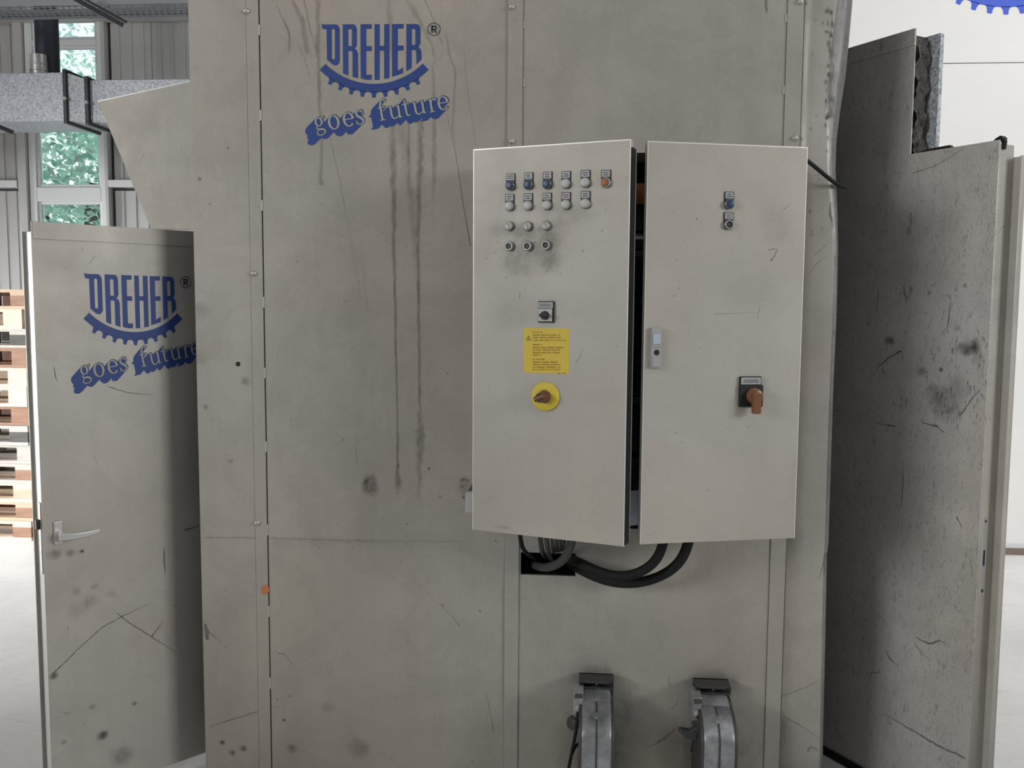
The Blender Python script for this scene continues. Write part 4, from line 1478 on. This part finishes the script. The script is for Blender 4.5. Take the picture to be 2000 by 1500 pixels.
def build_cabinet():
    root = thing('control_cabinet', 'grey two-door electrical control cabinet with push buttons hung on the front of the machine', 'cabinet', (XL+0.5, D, ZT-HH))
    z0, z1 = ZT-HH+.004, ZT-.004
    # open box
    b = MB()
    yb = D-.0075
    b.box(XL+.008, XL+.012, DC+.03, yb, z0, z1).box(XR-.012, XR-.008, DC+.03, yb, z0, z1)
    b.box(XL+.012, XR-.012, DC+.03, yb, z1-.004, z1).box(XL+.012, XR-.012, DC+.03, yb, z0, z0+.004)
    b.box(XL+.012, XR-.012, yb-.004, yb, z0+.004, z1-.004)
    obj('cabinet_body', b, CAB, root)
    obj('mounting_plate', MB().box(XL+.04, XR-.04, yb-.03, yb-.026, z0+.05, z1-.05), GREYCAB, root)
    # what can be glimpsed between the doors
    zi = lambda y: at_y(1248, y, 3.14).z
    x0 = at_y(1238, 700, 3.12).x
    for (ya, yb2, m, nm, dp) in ((300, 345, BLACK, 'contactor', .06), (362, 402, mat('orange_relay', (0.62, 0.20, 0.08), 0.5), 'relay', .08), (406, 452, BLACK, 'contactor', .07), (457, 468, RAILM, 'mounting_rail', .05), (469, 488, BLACK, 'contactor', .07), (490, 498, RAILM, 'mounting_rail', .05),
                              (500, 570, BLACK, 'contactor', .08), (576, 594, CASTD, 'terminal_block', .06), (598, 680, BLACK, 'contactor', .07), (690, 770, BLACK, 'contactor', .06), (774, 790, CASTD, 'terminal_block', .06),
                              (795, 880, BLACK, 'contactor', .07), (890, 940, DARKBODY, 'contactor', .06)):
        mb = MB().box(x0-.10, x0+.12, 3.165-dp, 3.168, zi(yb2), zi(ya))
        if nm == 'contactor':
            mb.box(x0-.07, x0-.02, 3.155-dp, 3.165-dp, zi(yb2)+.01, zi(ya)-.01).box(x0+.02, x0+.09, 3.155-dp, 3.165-dp, zi(yb2)+.01, zi(ya)-.01)
        obj(nm, mb, m, root, bevel=.002)
    yd = 2.84
    w0, w1 = at_y(1240, 960, yd), at_y(1240, 1028, yd)
    dp = MB().add([(w0.x-.02, yd, w1.z), (w0.x+.10, yd, w1.z+.02), (w0.x+.012, yd+.02, w0.z), (w0.x-.02, yd+.02, w0.z-.004), (w0.x-.02, yd+.002, w1.z), (w0.x+.10, yd+.002, w1.z+.02), (w0.x+.012, yd+.022, w0.z), (w0.x-.02, yd+.022, w0.z-.004)],
                  [(0, 1, 2, 3), (7, 6, 5, 4), (0, 4, 5, 1), (1, 5, 6, 2), (2, 6, 7, 3), (3, 7, 4, 0)])
    obj('document_sheet', dp, mat('pale_blue_paper', (0.66, 0.74, 0.86), 0.6), root, label='pale blue sheet tucked in at the bottom between the doors')
    # doors: folded pans with a rolled edge
    W = .5
    for (nm, F, s, lab) in (('left_cabinet_door', FCL, 1, 'left cabinet door ajar, carrying the rows of buttons'), ('right_cabinet_door', FCR, -1, 'right cabinet door ajar, carrying the orange switch')):
        a, b_ = (0, W) if s > 0 else (-W, 0)
        d = bpy.data.objects.new(nm, None)
        link(d, root, F.M @ Matrix.Translation(((a+b_)/2, 0, ZT-HH)))
        d['label'] = lab
        zA, zB = ZT-HH, ZT
        obj('door_panel', MB().box(a, b_, 0, .002, zA, zB), CAB, d, F.M)
        rim = MB()
        r = .006
        for (x0_, x1_, za, zb) in ((a, a+.002, zA, zB), (b_-.002, b_, zA, zB)):
            rim.box(x0_, x1_, .002, .022, za, zb)
        rim.box(a+.002, b_-.002, .002, .022, zA, zA+.002).box(a+.002, b_-.002, .002, .022, zB-.002, zB)
        obj('folded_rim', rim, CAB, d, F.M)
        # bright lines on the rim: edge highlight put into the colour
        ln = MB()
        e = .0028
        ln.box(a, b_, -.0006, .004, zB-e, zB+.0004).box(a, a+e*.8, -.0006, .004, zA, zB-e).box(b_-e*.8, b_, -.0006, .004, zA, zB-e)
        obj('edge_highlight', ln, EDGEHI, d, F.M)
        gk = MB()
        gi = .012
        gk.box(a+gi, a+gi+.012, .004, .034, zA+gi, zB-gi).box(b_-gi-.012, b_-gi, .004, .034, zA+gi, zB-gi)
        gk.box(a+gi, b_-gi, .004, .034, zA+gi, zA+gi+.012).box(a+gi, b_-gi, .004, .034, zB-gi-.012, zB-gi)
        obj('gasket', gk, RUBBER, d, F.M)
        ip = MB().box(a+.03, b_-.03, .006, .008, zA+.03, zB-.03)
        obj('inner_skin', ip, DARKBODY, d, F.M)
        if s > 0:
            # black edge profile of the leaf that is open towards the camera
            obj('edge_profile', MB().box(b_, b_+.004, .004, .038, zA+.004, zB-.022), RUBBER, d, F.M)
            obj('edge_trim', MB().box(b_+.003, b_+.006, .038, .041, zA+.02, zB-.022), GREYPL, d, F.M)
    # hinge bracket at the lower left, small plate under the right door
    h0, h1 = at_y(909, 1001, 2.90), at_y(924, 962, 2.90)
    obj('wall_bracket', MB().box(h0.x, XL+.012, 2.90, 2.925, h0.z, h1.z).box(h0.x, h0.x+.004, 2.925, D, h0.z, h1.z), GREYBTN, root, bevel=.003)
    h0, h1 = at_y(1438, 1068, 2.95), at_y(1478, 1058, 2.95)
    obj('bottom_bracket', MB().box(h0.x, h1.x, 2.93, 3.0, ZT-HH-.010, ZT-HH+.004), EDGE, root, bevel=.001)
    # ---- left door fittings
    F = FCL
    for (x, y, m, l) in ((998, 363, BLUEBTN, 'blue push button, first from the left'), (1033, 361, BLUEBTN, 'blue push button, second from the left'), (1070, 360, BLUEBTN, 'blue push button, third from the left'),
                         (1106, 359, GREYBTN, 'pale push button right of the blue ones'), (1144, 357, GREYBTN, 'pale push button beside the orange one'), (1184, 357, ORANGE, 'orange push button at the right end of the top row')):
        push_button(root, F, x, y, m, l)
    for (x, y, o) in ((996, 403, 'first'), (1032, 402, 'second'), (1069, 401, 'third'), (1106, 400, 'fourth'), (1144, 398, 'fifth')):
        push_button(root, F, x, y, GREYBTN, 'pale push button, %s in the second row' % o)
    for (x, y, o) in ((996, 442, 'left'), (1032, 442, 'middle'), (1068, 441, 'right')):
        push_button(root, F, x, y, GREYBTN, 'round pale selector switch, %s one of three' % o, 'key', False)
    for (x, y, o) in ((996, 481, 'left'), (1032, 481, 'middle'), (1068, 479, 'right')):
        push_button(root, F, x, y, BLACK, 'black-centred key switch in a chrome ring, %s one of three' % o, 'hole', False)
    # rotary switch
    u0, zt = F.uv(1052, 588)
    u1, zb = F.uv(1083, 630)
    zm = F.uv(1067, 602)[1]
    g = bpy.data.objects.new('rotary_switch', None)
    uc = (u0+u1)/2
    link(g, root, F.M @ Matrix.Translation((uc, 0, (zt+zb)/2)))
    g['label'] = 'black rotary switch on a silver plate'
    obj('switch_base', MB().box(u0, u1, -.010, 0, zb, zt), BLACK, g, F.M, bevel=.003)
    lg = MB().box(u0+.002, u1-.002, -.0115, -.009, zm+.001, zt-.003)
    bars(lg, u0+.005, u1-.005, zm+.005, zt-.007, 2, -.0115, 1, random.Random(4))
    obj('legend_plate', lg, [LEGEND, DARKTXT], g, F.M)
    obj('face_plate', MB().box(u0+.002, u1-.004, -.0115, -.009, zb+.003, zm-.001), GREYBTN, g, F.M, bevel=.001)
    kz = F.uv(1066, 616)[1]
    kb = MB().lathe((uc-.001, -.011, kz), (uc-.001, -.022, kz), [(0, .0135), (.7, .0125), (1, .011)], 20)
    obj('knob', kb, BLACK, g, F.M, smooth=True)
    obj('knob_grip', MB().box(uc-.012, uc+.0175, -.034, -.021, kz-.0035, kz+.005), BLACK, g, F.M, bevel=.002)
    # yellow instruction sticker
    u0, zt = F.uv(1023, 640)
    u1, zb = F.uv(1111, 731)
    st = MB()
    r = .006
    pl = []
    for (cx, cz, a0) in ((u1-r, zt-r, 0), (u0+r, zt-r, 90), (u0+r, zb+r, 180), (u1-r, zb+r, 270)):
        pl += [(cx+r*math.cos(math.radians(a0+t)), cz+r*math.sin(math.radians(a0+t))) for t in (0, 30, 60, 90)]
    st.prism(pl, -.0006, 0)
    so = obj('instruction_sticker', st, YELLOW, root, F.M, label='square yellow instruction sticker with small print')
    tx = MB()
    rr = random.Random(2)
    k = .54/500.0
    def pos(zx, zy):   # crop pixel -> plane
        return F.uv(980+zx/5.769, 560+zy/5.769)
    for (y, a, b_) in ((514, 348, 455), (546, 350, 660), (574, 350, 668), (604, 350, 735), (654, 348, 458), (686, 350, 710), (714, 350, 662), (744, 350, 662), (770, 350, 455), (818, 348, 490), (850, 350, 648), (878, 350, 658), (908, 350, 674), (935, 350, 665), (975, 630, 720)):
        x = a
        while x < b_-4:
            L = min(rr.choice((14, 26, 44, 60, 84)), b_-x)
            p, q = pos(x, y+6), pos(x+L, y-7)
            tx.box(p[0], q[0], -.0009, -.0006, p[1], q[1])
            x += L+rr.choice((8, 10, 14))
    obj('sticker_print', tx, YTXT, so, F.M)
    tr = MB()
    A, B, C = pos(303, 548), pos(274, 606), pos(332, 606)
    def lerp(p, q, t): return (p[0]*(1-t)+q[0]*t, p[1]*(1-t)+q[1]*t)
    cen = ((A[0]+B[0]+C[0])/3, (A[1]+B[1]+C[1])/3)
    for (p, q) in ((A, B), (B, C), (C, A)):
        tr.flat([p, q, lerp(q, cen, .3), lerp(p, cen, .3)], -.0009)
    m1, m2 = pos(303, 575), pos(303, 596)
    tr.box(m1[0]-.0007, m1[0]+.0007, -.0009, -.0007, m2[1], m1[1])
    obj('warning_triangle', tr, YTRI, so, F.M)
    # main switch
    uc, zc = F.uv(1066, 774)
    g = bpy.data.objects.new('main_switch', None)
    link(g, root, F.M @ Matrix.Translation((uc, 0, zc)))
    g['label'] = 'round yellow main switch with brown-red knob'
    R_ = 29*2.78/FPX
    obj('yellow_collar', MB().lathe((uc, 0, zc), (uc, -.012, zc), [(0, R_), (.5, R_), (.85, R_*.96), (1, R_*.9), (1, R_*.55)], 40), YELLOW, g, F.M, smooth=True)
    obj('knob_base', MB().lathe((uc, -.011, zc), (uc, -.022, zc), [(0, .0205), (.6, .0195), (1, .017)], 28), BROWN, g, F.M, smooth=True)
    gp = MB()
    d = Vector((-.93, 0, -.36)).normalized()
    gp.lathe(Vector((uc, -.021, zc))-d*.004, Vector((uc, -.052, zc))+d*.004, [(0, .016), (.5, .0158), (.85, .015), (.96, .012), (1, .006)], 24)
    obj('knob', gp, BROWN, g, F.M, smooth=True)
    obj('knob_grip', MB().tube([(uc-.016, -.050, zc-.006), (uc+.014, -.050, zc+.006)], .0085, 12, sub=1), BROWN, g, F.M, smooth=True)
    # ---- right door fittings
    F = FCR
    push_button(root, F, 1423, 399, BLUEBTN, 'blue push button alone on the right cabinet door')
    push_button(root, F, 1422, 439, BLACK, 'chrome key switch under the blue button on the right cabinet door', 'hole')
    u0, zt = F.uv(1442, 753)
    u1, zb = F.uv(1487, 794)
    ul0, zl1 = F.uv(1444, 735)
    ul1, zl0 = F.uv(1484, 750)
    g = bpy.data.objects.new('orange_switch', None)
    uc, zc = F.uv(1469, 772)
    link(g, root, F.M @ Matrix.Translation((uc, 0, zc)))
    g['label'] = 'copper-orange lever switch on a black plate'
    obj('switch_base', MB().box(u0, u1, -.012, 0, zb, zt+.002), BLACK, g, F.M, bevel=.003)
    obj('legend_holder', MB().box(ul0-.001, ul1+.001, -.009, 0, zl0-.003, zl1), BLACK, g, F.M, bevel=.002)
    lg = MB().box(ul0+.002, ul1-.002, -.0105, -.008, zl0, zl1-.003)
    bars(lg, ul0+.008, ul1-.008, zl0+.004, zl1-.008, 2, -.0105, 1, random.Random(8))
    obj('legend_plate', lg, [LEGEND, DARKTXT], g, F.M)
    obj('switch_knob', MB().lathe((uc, -.012, zc), (uc, -.034, zc), [(0, .0245), (.6, .0235), (.9, .021), (1, .017)], 32), RUST, g, F.M, smooth=True)
    ug0, zg = F.uv(1467, 808, -.03)
    ug1, _ = F.uv(1483, 808, -.03)
    obj('switch_lever', MB().box(ug0, ug1, -.047, -.026, zg, zc+.012), RUST, g, F.M, bevel=.005)
    # lever lock
    u0, zt = F.uv(1270, 640)
    u1, zb = F.uv(1288, 718)
    g = bpy.data.objects.new('door_lock', None)
    link(g, root, F.M @ Matrix.Translation(((u0+u1)/2, 0, (zt+zb)/2)))
    g['label'] = 'narrow grey lever lock at the free edge of the right cabinet door'
    obj('lock_housing', MB().box(u0, u1, -.014, 0, zb, zt), GREYPL, g, F.M, bevel=.002)
    za, zbb = F.uv(1279, 652)[1], F.uv(1279, 672)[1]
    obj('lock_insert', MB().box(u0+.004, u1-.003, -.017, -.013, zbb, za), BLUEGREY, g, F.M, bevel=.002)
    zk = F.uv(1279, 688)[1]
    um = (u0+u1)/2+.001
    obj('lock_ring', MB().lathe((um, -.013, zk), (um, -.0155, zk), [(0, .0085), (1, .008)], 20), BLACK, g, F.M)
    zz = F.uv(1279, 676)[1]
    obj('lock_lever', MB().box(u0+.003, u1-.002, -.0165, -.0135, zb+.004, zk-.011).box(u0+.002, u1-.001, -.0165, -.0135, zz-.002, zz+.001), GREYPL, g, F.M, bevel=.001)
    # ---- dirt
    fl = Film()
    e = -.0003
    kk = 2.8/FPX
    F = FCL
    def bl(x, y, rx, ry, a, mi=1): fl.blob(F.uv(x, y), rx*kk, ry*kk, a, e, mi)
    def rb(pts, w, a, mi=0): fl.ribbon([F.uv(*p) for p in pts], [x*kk for x in w], a, e, mi, .15)
    bl(1040, 490, 75, 55, .28); bl(1080, 455, 40, 36, .3); bl(1010, 515, 40, 30, .22); bl(1075, 500, 30, 40, .3); bl(1020, 450, 45, 22, .3); bl(975, 450, 26, 30, .15); bl(1115, 420, 60, 24, .16); bl(1000, 600, 60, 60, .1)
    for i in range(40):
        bl(random.gauss(1045, 50), random.gauss(500, 35), random.uniform(1.5, 3.5), random.uniform(1.5, 3.5), random.uniform(.25, .6))
    for i in range(14):
        bl(random.uniform(940, 1210), random.uniform(300, 1030), random.uniform(1.5, 2.5), random.uniform(1.5, 2.5), random.uniform(.3, .6))
    rb([(1016, 572), (1014, 583)], [3, 3], [.6, .4]); rb([(1124, 710), (1133, 695), (1140, 682)], [2, 3, 2], [.6, .5, .2])
    rb([(1160, 700), (1175, 715)], [2, 2], [.2, .2]); rb([(940, 985), (960, 970)], [2, 2], [.2, .2])
    bl(985, 1030, 20, 5, .2)
    fl.build('grime', root, F.M)
    fl = Film()
    F = FCR
    rb([(1500, 490), (1508, 486), (1518, 487), (1512, 500), (1505, 510)], [3, 3, 4, 4, 5], [.4, .5, .5, .5, .6])
    rb([(1395, 614), (1430, 612), (1480, 610)], [2, 2, 1.5], [.5, .3, .1]); rb([(1484, 595), (1481, 615), (1479, 625)], [2, 2, 2], [.4, .4, .2])
    rb([(1265, 1045), (1290, 1040)], [2, 2], [.3, .1]); rb([(1530, 410), (1545, 395)], [3, 2], [.3, .1])
    for i in range(26):
        bl(random.uniform(1275, 1560), random.uniform(300, 1040), random.uniform(1.5, 3), random.uniform(1.5, 3), random.uniform(.25, .6))
    bl(1470, 560, 90, 70, .08); bl(1520, 440, 45, 60, .1)
    fl.build('grime', root, F.M)


build_cabinet()


# ================================================================== CABLES
def cable(name, label, pts, r, m, group=None, n=12):
    P = [Vector(p) for p in pts]
    Q = []
    for i in range(len(P)-1):
        k = max(2, int((P[i+1]-P[i]).length/0.008))
        Q += [P[i].lerp(P[i+1], j/k) for j in range(k)]
    Q.append(P[-1])
    for it in range(60):
        Q = [Q[0]]+[(Q[i-1]+Q[i]*2+Q[i+1])/4 for i in range(1, len(Q)-1)]+[Q[-1]]
    o = obj(name, MB().tube(Q, r, n, sub=1), m, smooth=True)
    return tag(o, label, 'cable', group)


def build_cables():
    def a(x, y, Y): return at_y(x, y, Y)
    up = Vector((0, 0, 0.05))
    z = ZT-HH+.004
    def top(x, Y):
        p = a(x, 1068, Y)
        return [Vector((p.x, p.y, z+.03)), Vector((p.x, p.y, z-.005))]
    # two thick black hoses sweeping to the right
    t = top(1352, 3.06)
    cable('cable_hose', 'outer thick black cable hose looping lowest under the right cabinet door', [*t, a(1338, 1092, 3.07), a(1310, 1118, 3.09), a(1268, 1136, 3.12), a(1215, 1142, 3.155), a(1165, 1130, 3.18), a(1130, 1110, 3.19), a(1114, 1102, 3.25), a(1110, 1100, 3.36)], .0175, RUBBER, 'thick black cable hoses under the cabinet')
    t = top(1301, 3.04)
    cable('cable_hose', 'inner thick black cable hose looping above the other under the right cabinet door', [*t, a(1292, 1088, 3.04), a(1270, 1110, 3.05), a(1232, 1128, 3.06), a(1190, 1126, 3.085), a(1152, 1110, 3.12), a(1124, 1094, 3.165), a(1102, 1088, 3.24), a(1092, 1086, 3.36)], .0165, RUBBER, 'thick black cable hoses under the cabinet')
    t = top(1122, 3.06)
    cable('cable_hose', 'dark grey cable hose curving out of the square hole up into the cabinet', [*t, a(1114, 1082, 3.07), a(1098, 1100, 3.10), a(1070, 1111, 3.15), a(1046, 1106, 3.24), a(1030, 1095, 3.36)], .0150, GREYCAB)
    t = top(1012, 3.05)
    cable('thin_cable', 'thin black cable at the left edge of the square hole under the cabinet', [*t, a(1018, 1075, 3.08), a(1034, 1085, 3.16), a(1050, 1092, 3.26), a(1060, 1095, 3.34)], .0075, RUBBER)
    for i, (x0, x1, y1) in enumerate(((1052, 1066, 1090), (1064, 1078, 1094), (1076, 1084, 1082), (1086, 1088, 1080), (1095, 1092, 1080), (1104, 1096, 1078))):
        t = top(x0, 3.05+.01*(i % 2))
        cable('grey_cable', ['grey cable dropping into the square hole, leftmost and longest of the bundle', 'grey cable dropping into the square hole, second from the left of the bundle', 'grey cable dropping into the square hole, third from the left of the bundle', 'grey cable dropping into the square hole, fourth from the left of the bundle',
                             'grey cable dropping into the square hole, fifth from the left of the bundle', 'grey cable dropping into the square hole, nearest the dark grey hose'][i],
              [*t, a((x0*2+x1)/3, 1072, 3.09), a((x0+x1*2)/3, y1-6, 3.18), a(x1, y1, 3.3)], .0085 if i < 2 else .006, GREYCAB if i % 3 else CASTD, 'grey cables between cabinet and machine')
    # cable from the cabinet's upper right to the bent edge of the machine
    cable('thin_cable', 'black cable sagging from the right side of the cabinet to the edge of the machine', [a(1566, 306, 3.10), a(1585, 318, 3.12), a(1608, 340, 3.14), a(1628, 357, 3.17), a(1640, 364, 3.19), a(1652, 366, 3.27)], .0068, RUBBER)


build_cables()


# ================================================================== BLOWERS
def build_blower(px0, px1, ytop, yfront, label, latch):
    """fan scroll seen on its narrow rim: flanged inlet on the sheet above, drum below"""
    Yf = 2.93
    l, r = at_y(px0, yfront, Yf).x, at_y(px1, yfront, Yf).x
    cx, hw = (l+r)/2, (r-l)/2
    zc = at_y(px0, yfront, Yf).z-.02
    R = 0.25
    cy = 3.19
    ztop = at_y(px0, ytop, 3.14).z
    t = thing('blower', label, 'blower', (cx, cy, zc-.22), 'cast blowers on the machine front')
    zh = ztop-.03-zc
    def pt(a):
        a = math.radians(a)
        k = abs(math.cos(a))**0.75*(1 if math.cos(a) > 0 else -1)
        return (cy-R*math.sin(a)**0.9, zc+k*(zh if k > 0 else .24))
    neck = [(3.195, zc+zh), (3.10, zc+zh), (3.075, zc+zh-.015)]
    drum = [pt(a) for a in range(30, 176, 5)]
    poly = neck+drum+[(3.195, zc-.24)]
    def ex(poly, x0, x1, ins):
        m = MB()
        n = len(poly)
        cyy = sum(p[0] for p in poly)/n
        czz = sum(p[1] for p in poly)/n
        rings = []
        for (x, s) in ((x0, 1-ins), (x0+.008, 1), (x1-.008, 1), (x1, 1-ins)):
            rings.append([(x, cyy+(y-cyy)*s, czz+(z-czz)*s) for y, z in poly])
        vs = [v for rg in rings for v in rg]
        fs = []
        for k in range(3):
            for i in range(n):
                j = (i+1) % n
                fs.append((k*n+i, (k+1)*n+i, (k+1)*n+j, k*n+j))
        fs += [list(range(n)), list(range(4*n-1, 3*n-1, -1))]
        return m.add(vs, fs)
    obj('scroll_housing', ex(poly, cx-hw, cx+hw, .035), CAST, t, smooth=True)
    rp = [(y, z) for (y, z) in drum]
    sm = MB()
    vs, fs = [], []
    for i, (y, z) in enumerate(rp):
        dy, dz = y-cy, z-zc
        L = math.hypot(dy, dz)
        for (x, q) in ((cx-.003, -.002), (cx-.003, .0025), (cx+.003, .0025), (cx+.003, -.002)):
            vs.append((x, y+dy/L*q, z+dz/L*q))
    for i in range(len(rp)-1):
        for k in range(3):
            fs.append((i*4+k, i*4+k+1, i*4+5+k, i*4+4+k))
    sm.add(vs, fs)
    obj('casting_seam', sm, CASTD, t)
    # boss on the rim
    yb, zb = pt(52)
    obj('rim_boss', MB().lathe((cx-.002, yb+.02, zb-.005), (cx-.002, yb-.014, zb+.006), [(0, .017), (.5, .012), (.8, .008), (1, .005)], 16), CAST, t, smooth=True)
    # flange frame
    fw = hw+.012
    fl = MB()
    yF = 3.12
    fl.box(cx-fw, cx+fw, yF, 3.196, ztop-.007, ztop).box(cx-fw+.006, cx+fw-.006, 3.15, 3.196, ztop-.022, ztop-.007).box(cx-fw, cx+fw, yF+.004, 3.196, ztop-.028, ztop-.022)
    fl.box(cx-fw, cx+fw, 3.186, 3.1965, ztop-.17, ztop)
    fl.box(cx-.004, cx+.004, yF-.003, yF, ztop-.012, ztop)
    obj('flange', fl, CASTD, t, bevel=.003)
    for s in (-1, 1):
        obj('flange_bolt', MB().lathe((cx+s*(fw-.010), yF+.004, ztop-.008), (cx+s*(fw-.010), yF-.010, ztop-.008), [(0, .008), (1, .007)], 8), BLACK, t)
    # side covers: the same outline, a little smaller, standing proud left and right
    cyy = sum(p[0] for p in poly)/len(poly)
    czz = sum(p[1] for p in poly)/len(poly)
    for sgn in (-1, 1):
        m = MB()
        n = len(poly)
        sp = [(min(3.1955, cyy+(y-cyy)*.955), czz+(z-czz)*.955) for y, z in poly]
        x0, x1 = sorted((cx+sgn*(hw-.003), cx+sgn*(hw+.011)))
        m.add([(x0, y, z) for y, z in sp]+[(x1, y, z) for y, z in sp],
              [list(range(n)), list(range(2*n-1, n-1, -1))]+[(i, i+n, (i+1) % n+n, (i+1) % n) for i in range(n)])
        obj('side_cover', m, CASTD, t, bevel=.004)
    # terminal box with gland and cable on the left
    zt1, zt0 = at_y(px0-12, ytop+26, 3.05).z, at_y(px0-12, ytop+72, 3.05).z
    x1 = cx-hw+.004
    obj('terminal_box', MB().box(x1-.034, x1, 3.05, 3.15, zt0, zt1), CAST, t, bevel=.004)
    obj('box_lid', MB().box(x1-.030, x1-.002, 3.043, 3.05, zt1-.018, zt1-.004), CASTD, t, bevel=.001)
    zg = zt0+.03
    obj('cable_gland', MB().lathe((x1-.018, 3.05, zg), (x1-.018, 3.03, zg-.006), [(0, .011), (.5, .011), (.6, .008), (1, .007)], 12), STEEL, t, smooth=True)
    if latch == 'lever':
        pts = [(x1-.018, 3.032, zg-.008), (x1-.020, 3.02, zg-.04), (x1-.026, 3.03, zg-.09), (x1-.036, 3.04, zg-.15), (x1-.046, 3.045, zg-.21), (x1-.050, 3.045, zg-.235)]
        obj('cable_tail', MB().tube(pts, .0055, 8), RUBBER, t, smooth=True)
        pts = [(x1-.038, 3.04, zg-.165), (x1-.022, 3.05, zg-.135), (x1+.006, 3.06, zg-.12)]
        obj('cable_branch', MB().tube(pts, .005, 8), RUBBER, t, smooth=True)
        lv = MB()
        lv.lathe((x1-.005, 3.07, zg-.065), (x1-.048, 3.05, zg-.055), [(0, .012), (.4, .014), (.75, .026), (1, .018)], 14)
        obj('throttle_lever', lv, CASTD, t, smooth=True)
    else:
        pts = [(x1-.018, 3.032, zg-.006), (x1-.008, 3.02, zg-.004), (x1-.006, 3.02, zg-.03), (x1-.014, 3.04, zg-.08)]
        obj('cable_tail', MB().tube(pts, .006, 8), RUBBER, t, smooth=True)
        lv = MB()
        lv.prism([(x1+.004, zg-.045), (x1-.012, zg-.05), (x1-.040, zg-.066), (x1-.072, zg-.062), (x1-.078, zg-.070), (x1-.052, zg-.094), (x1-.026, zg-.100), (x1+.004, zg-.098)], 3.05, 3.08)
        obj('throttle_lever', lv, CASTD, t, bevel=.006)
        pts = [(x1-.028, 3.06, zg-.095), (x1-.034, 3.06, zg-.14), (x1-.014, 3.06, zg-.145), (x1+.006, 3.07, zg-.147)]
        obj('bent_rod', MB().tube(pts, .005, 8), CASTD, t, smooth=True)
    # foot that carries the drum on the front sheet
    obj('bracket', MB().box(cx-hw*.7, cx+hw*.7, 3.19, 3.1965, zc-.2, zc+.1), CASTD, t)


build_blower(1136, 1194, 1326, 1455, 'left cast metal blower with hanging cable at the bottom of the machine front', 'lever')
build_blower(1377, 1437, 1337, 1455, 'right cast metal blower with pointed lever at the bottom of the machine front', 'fin')
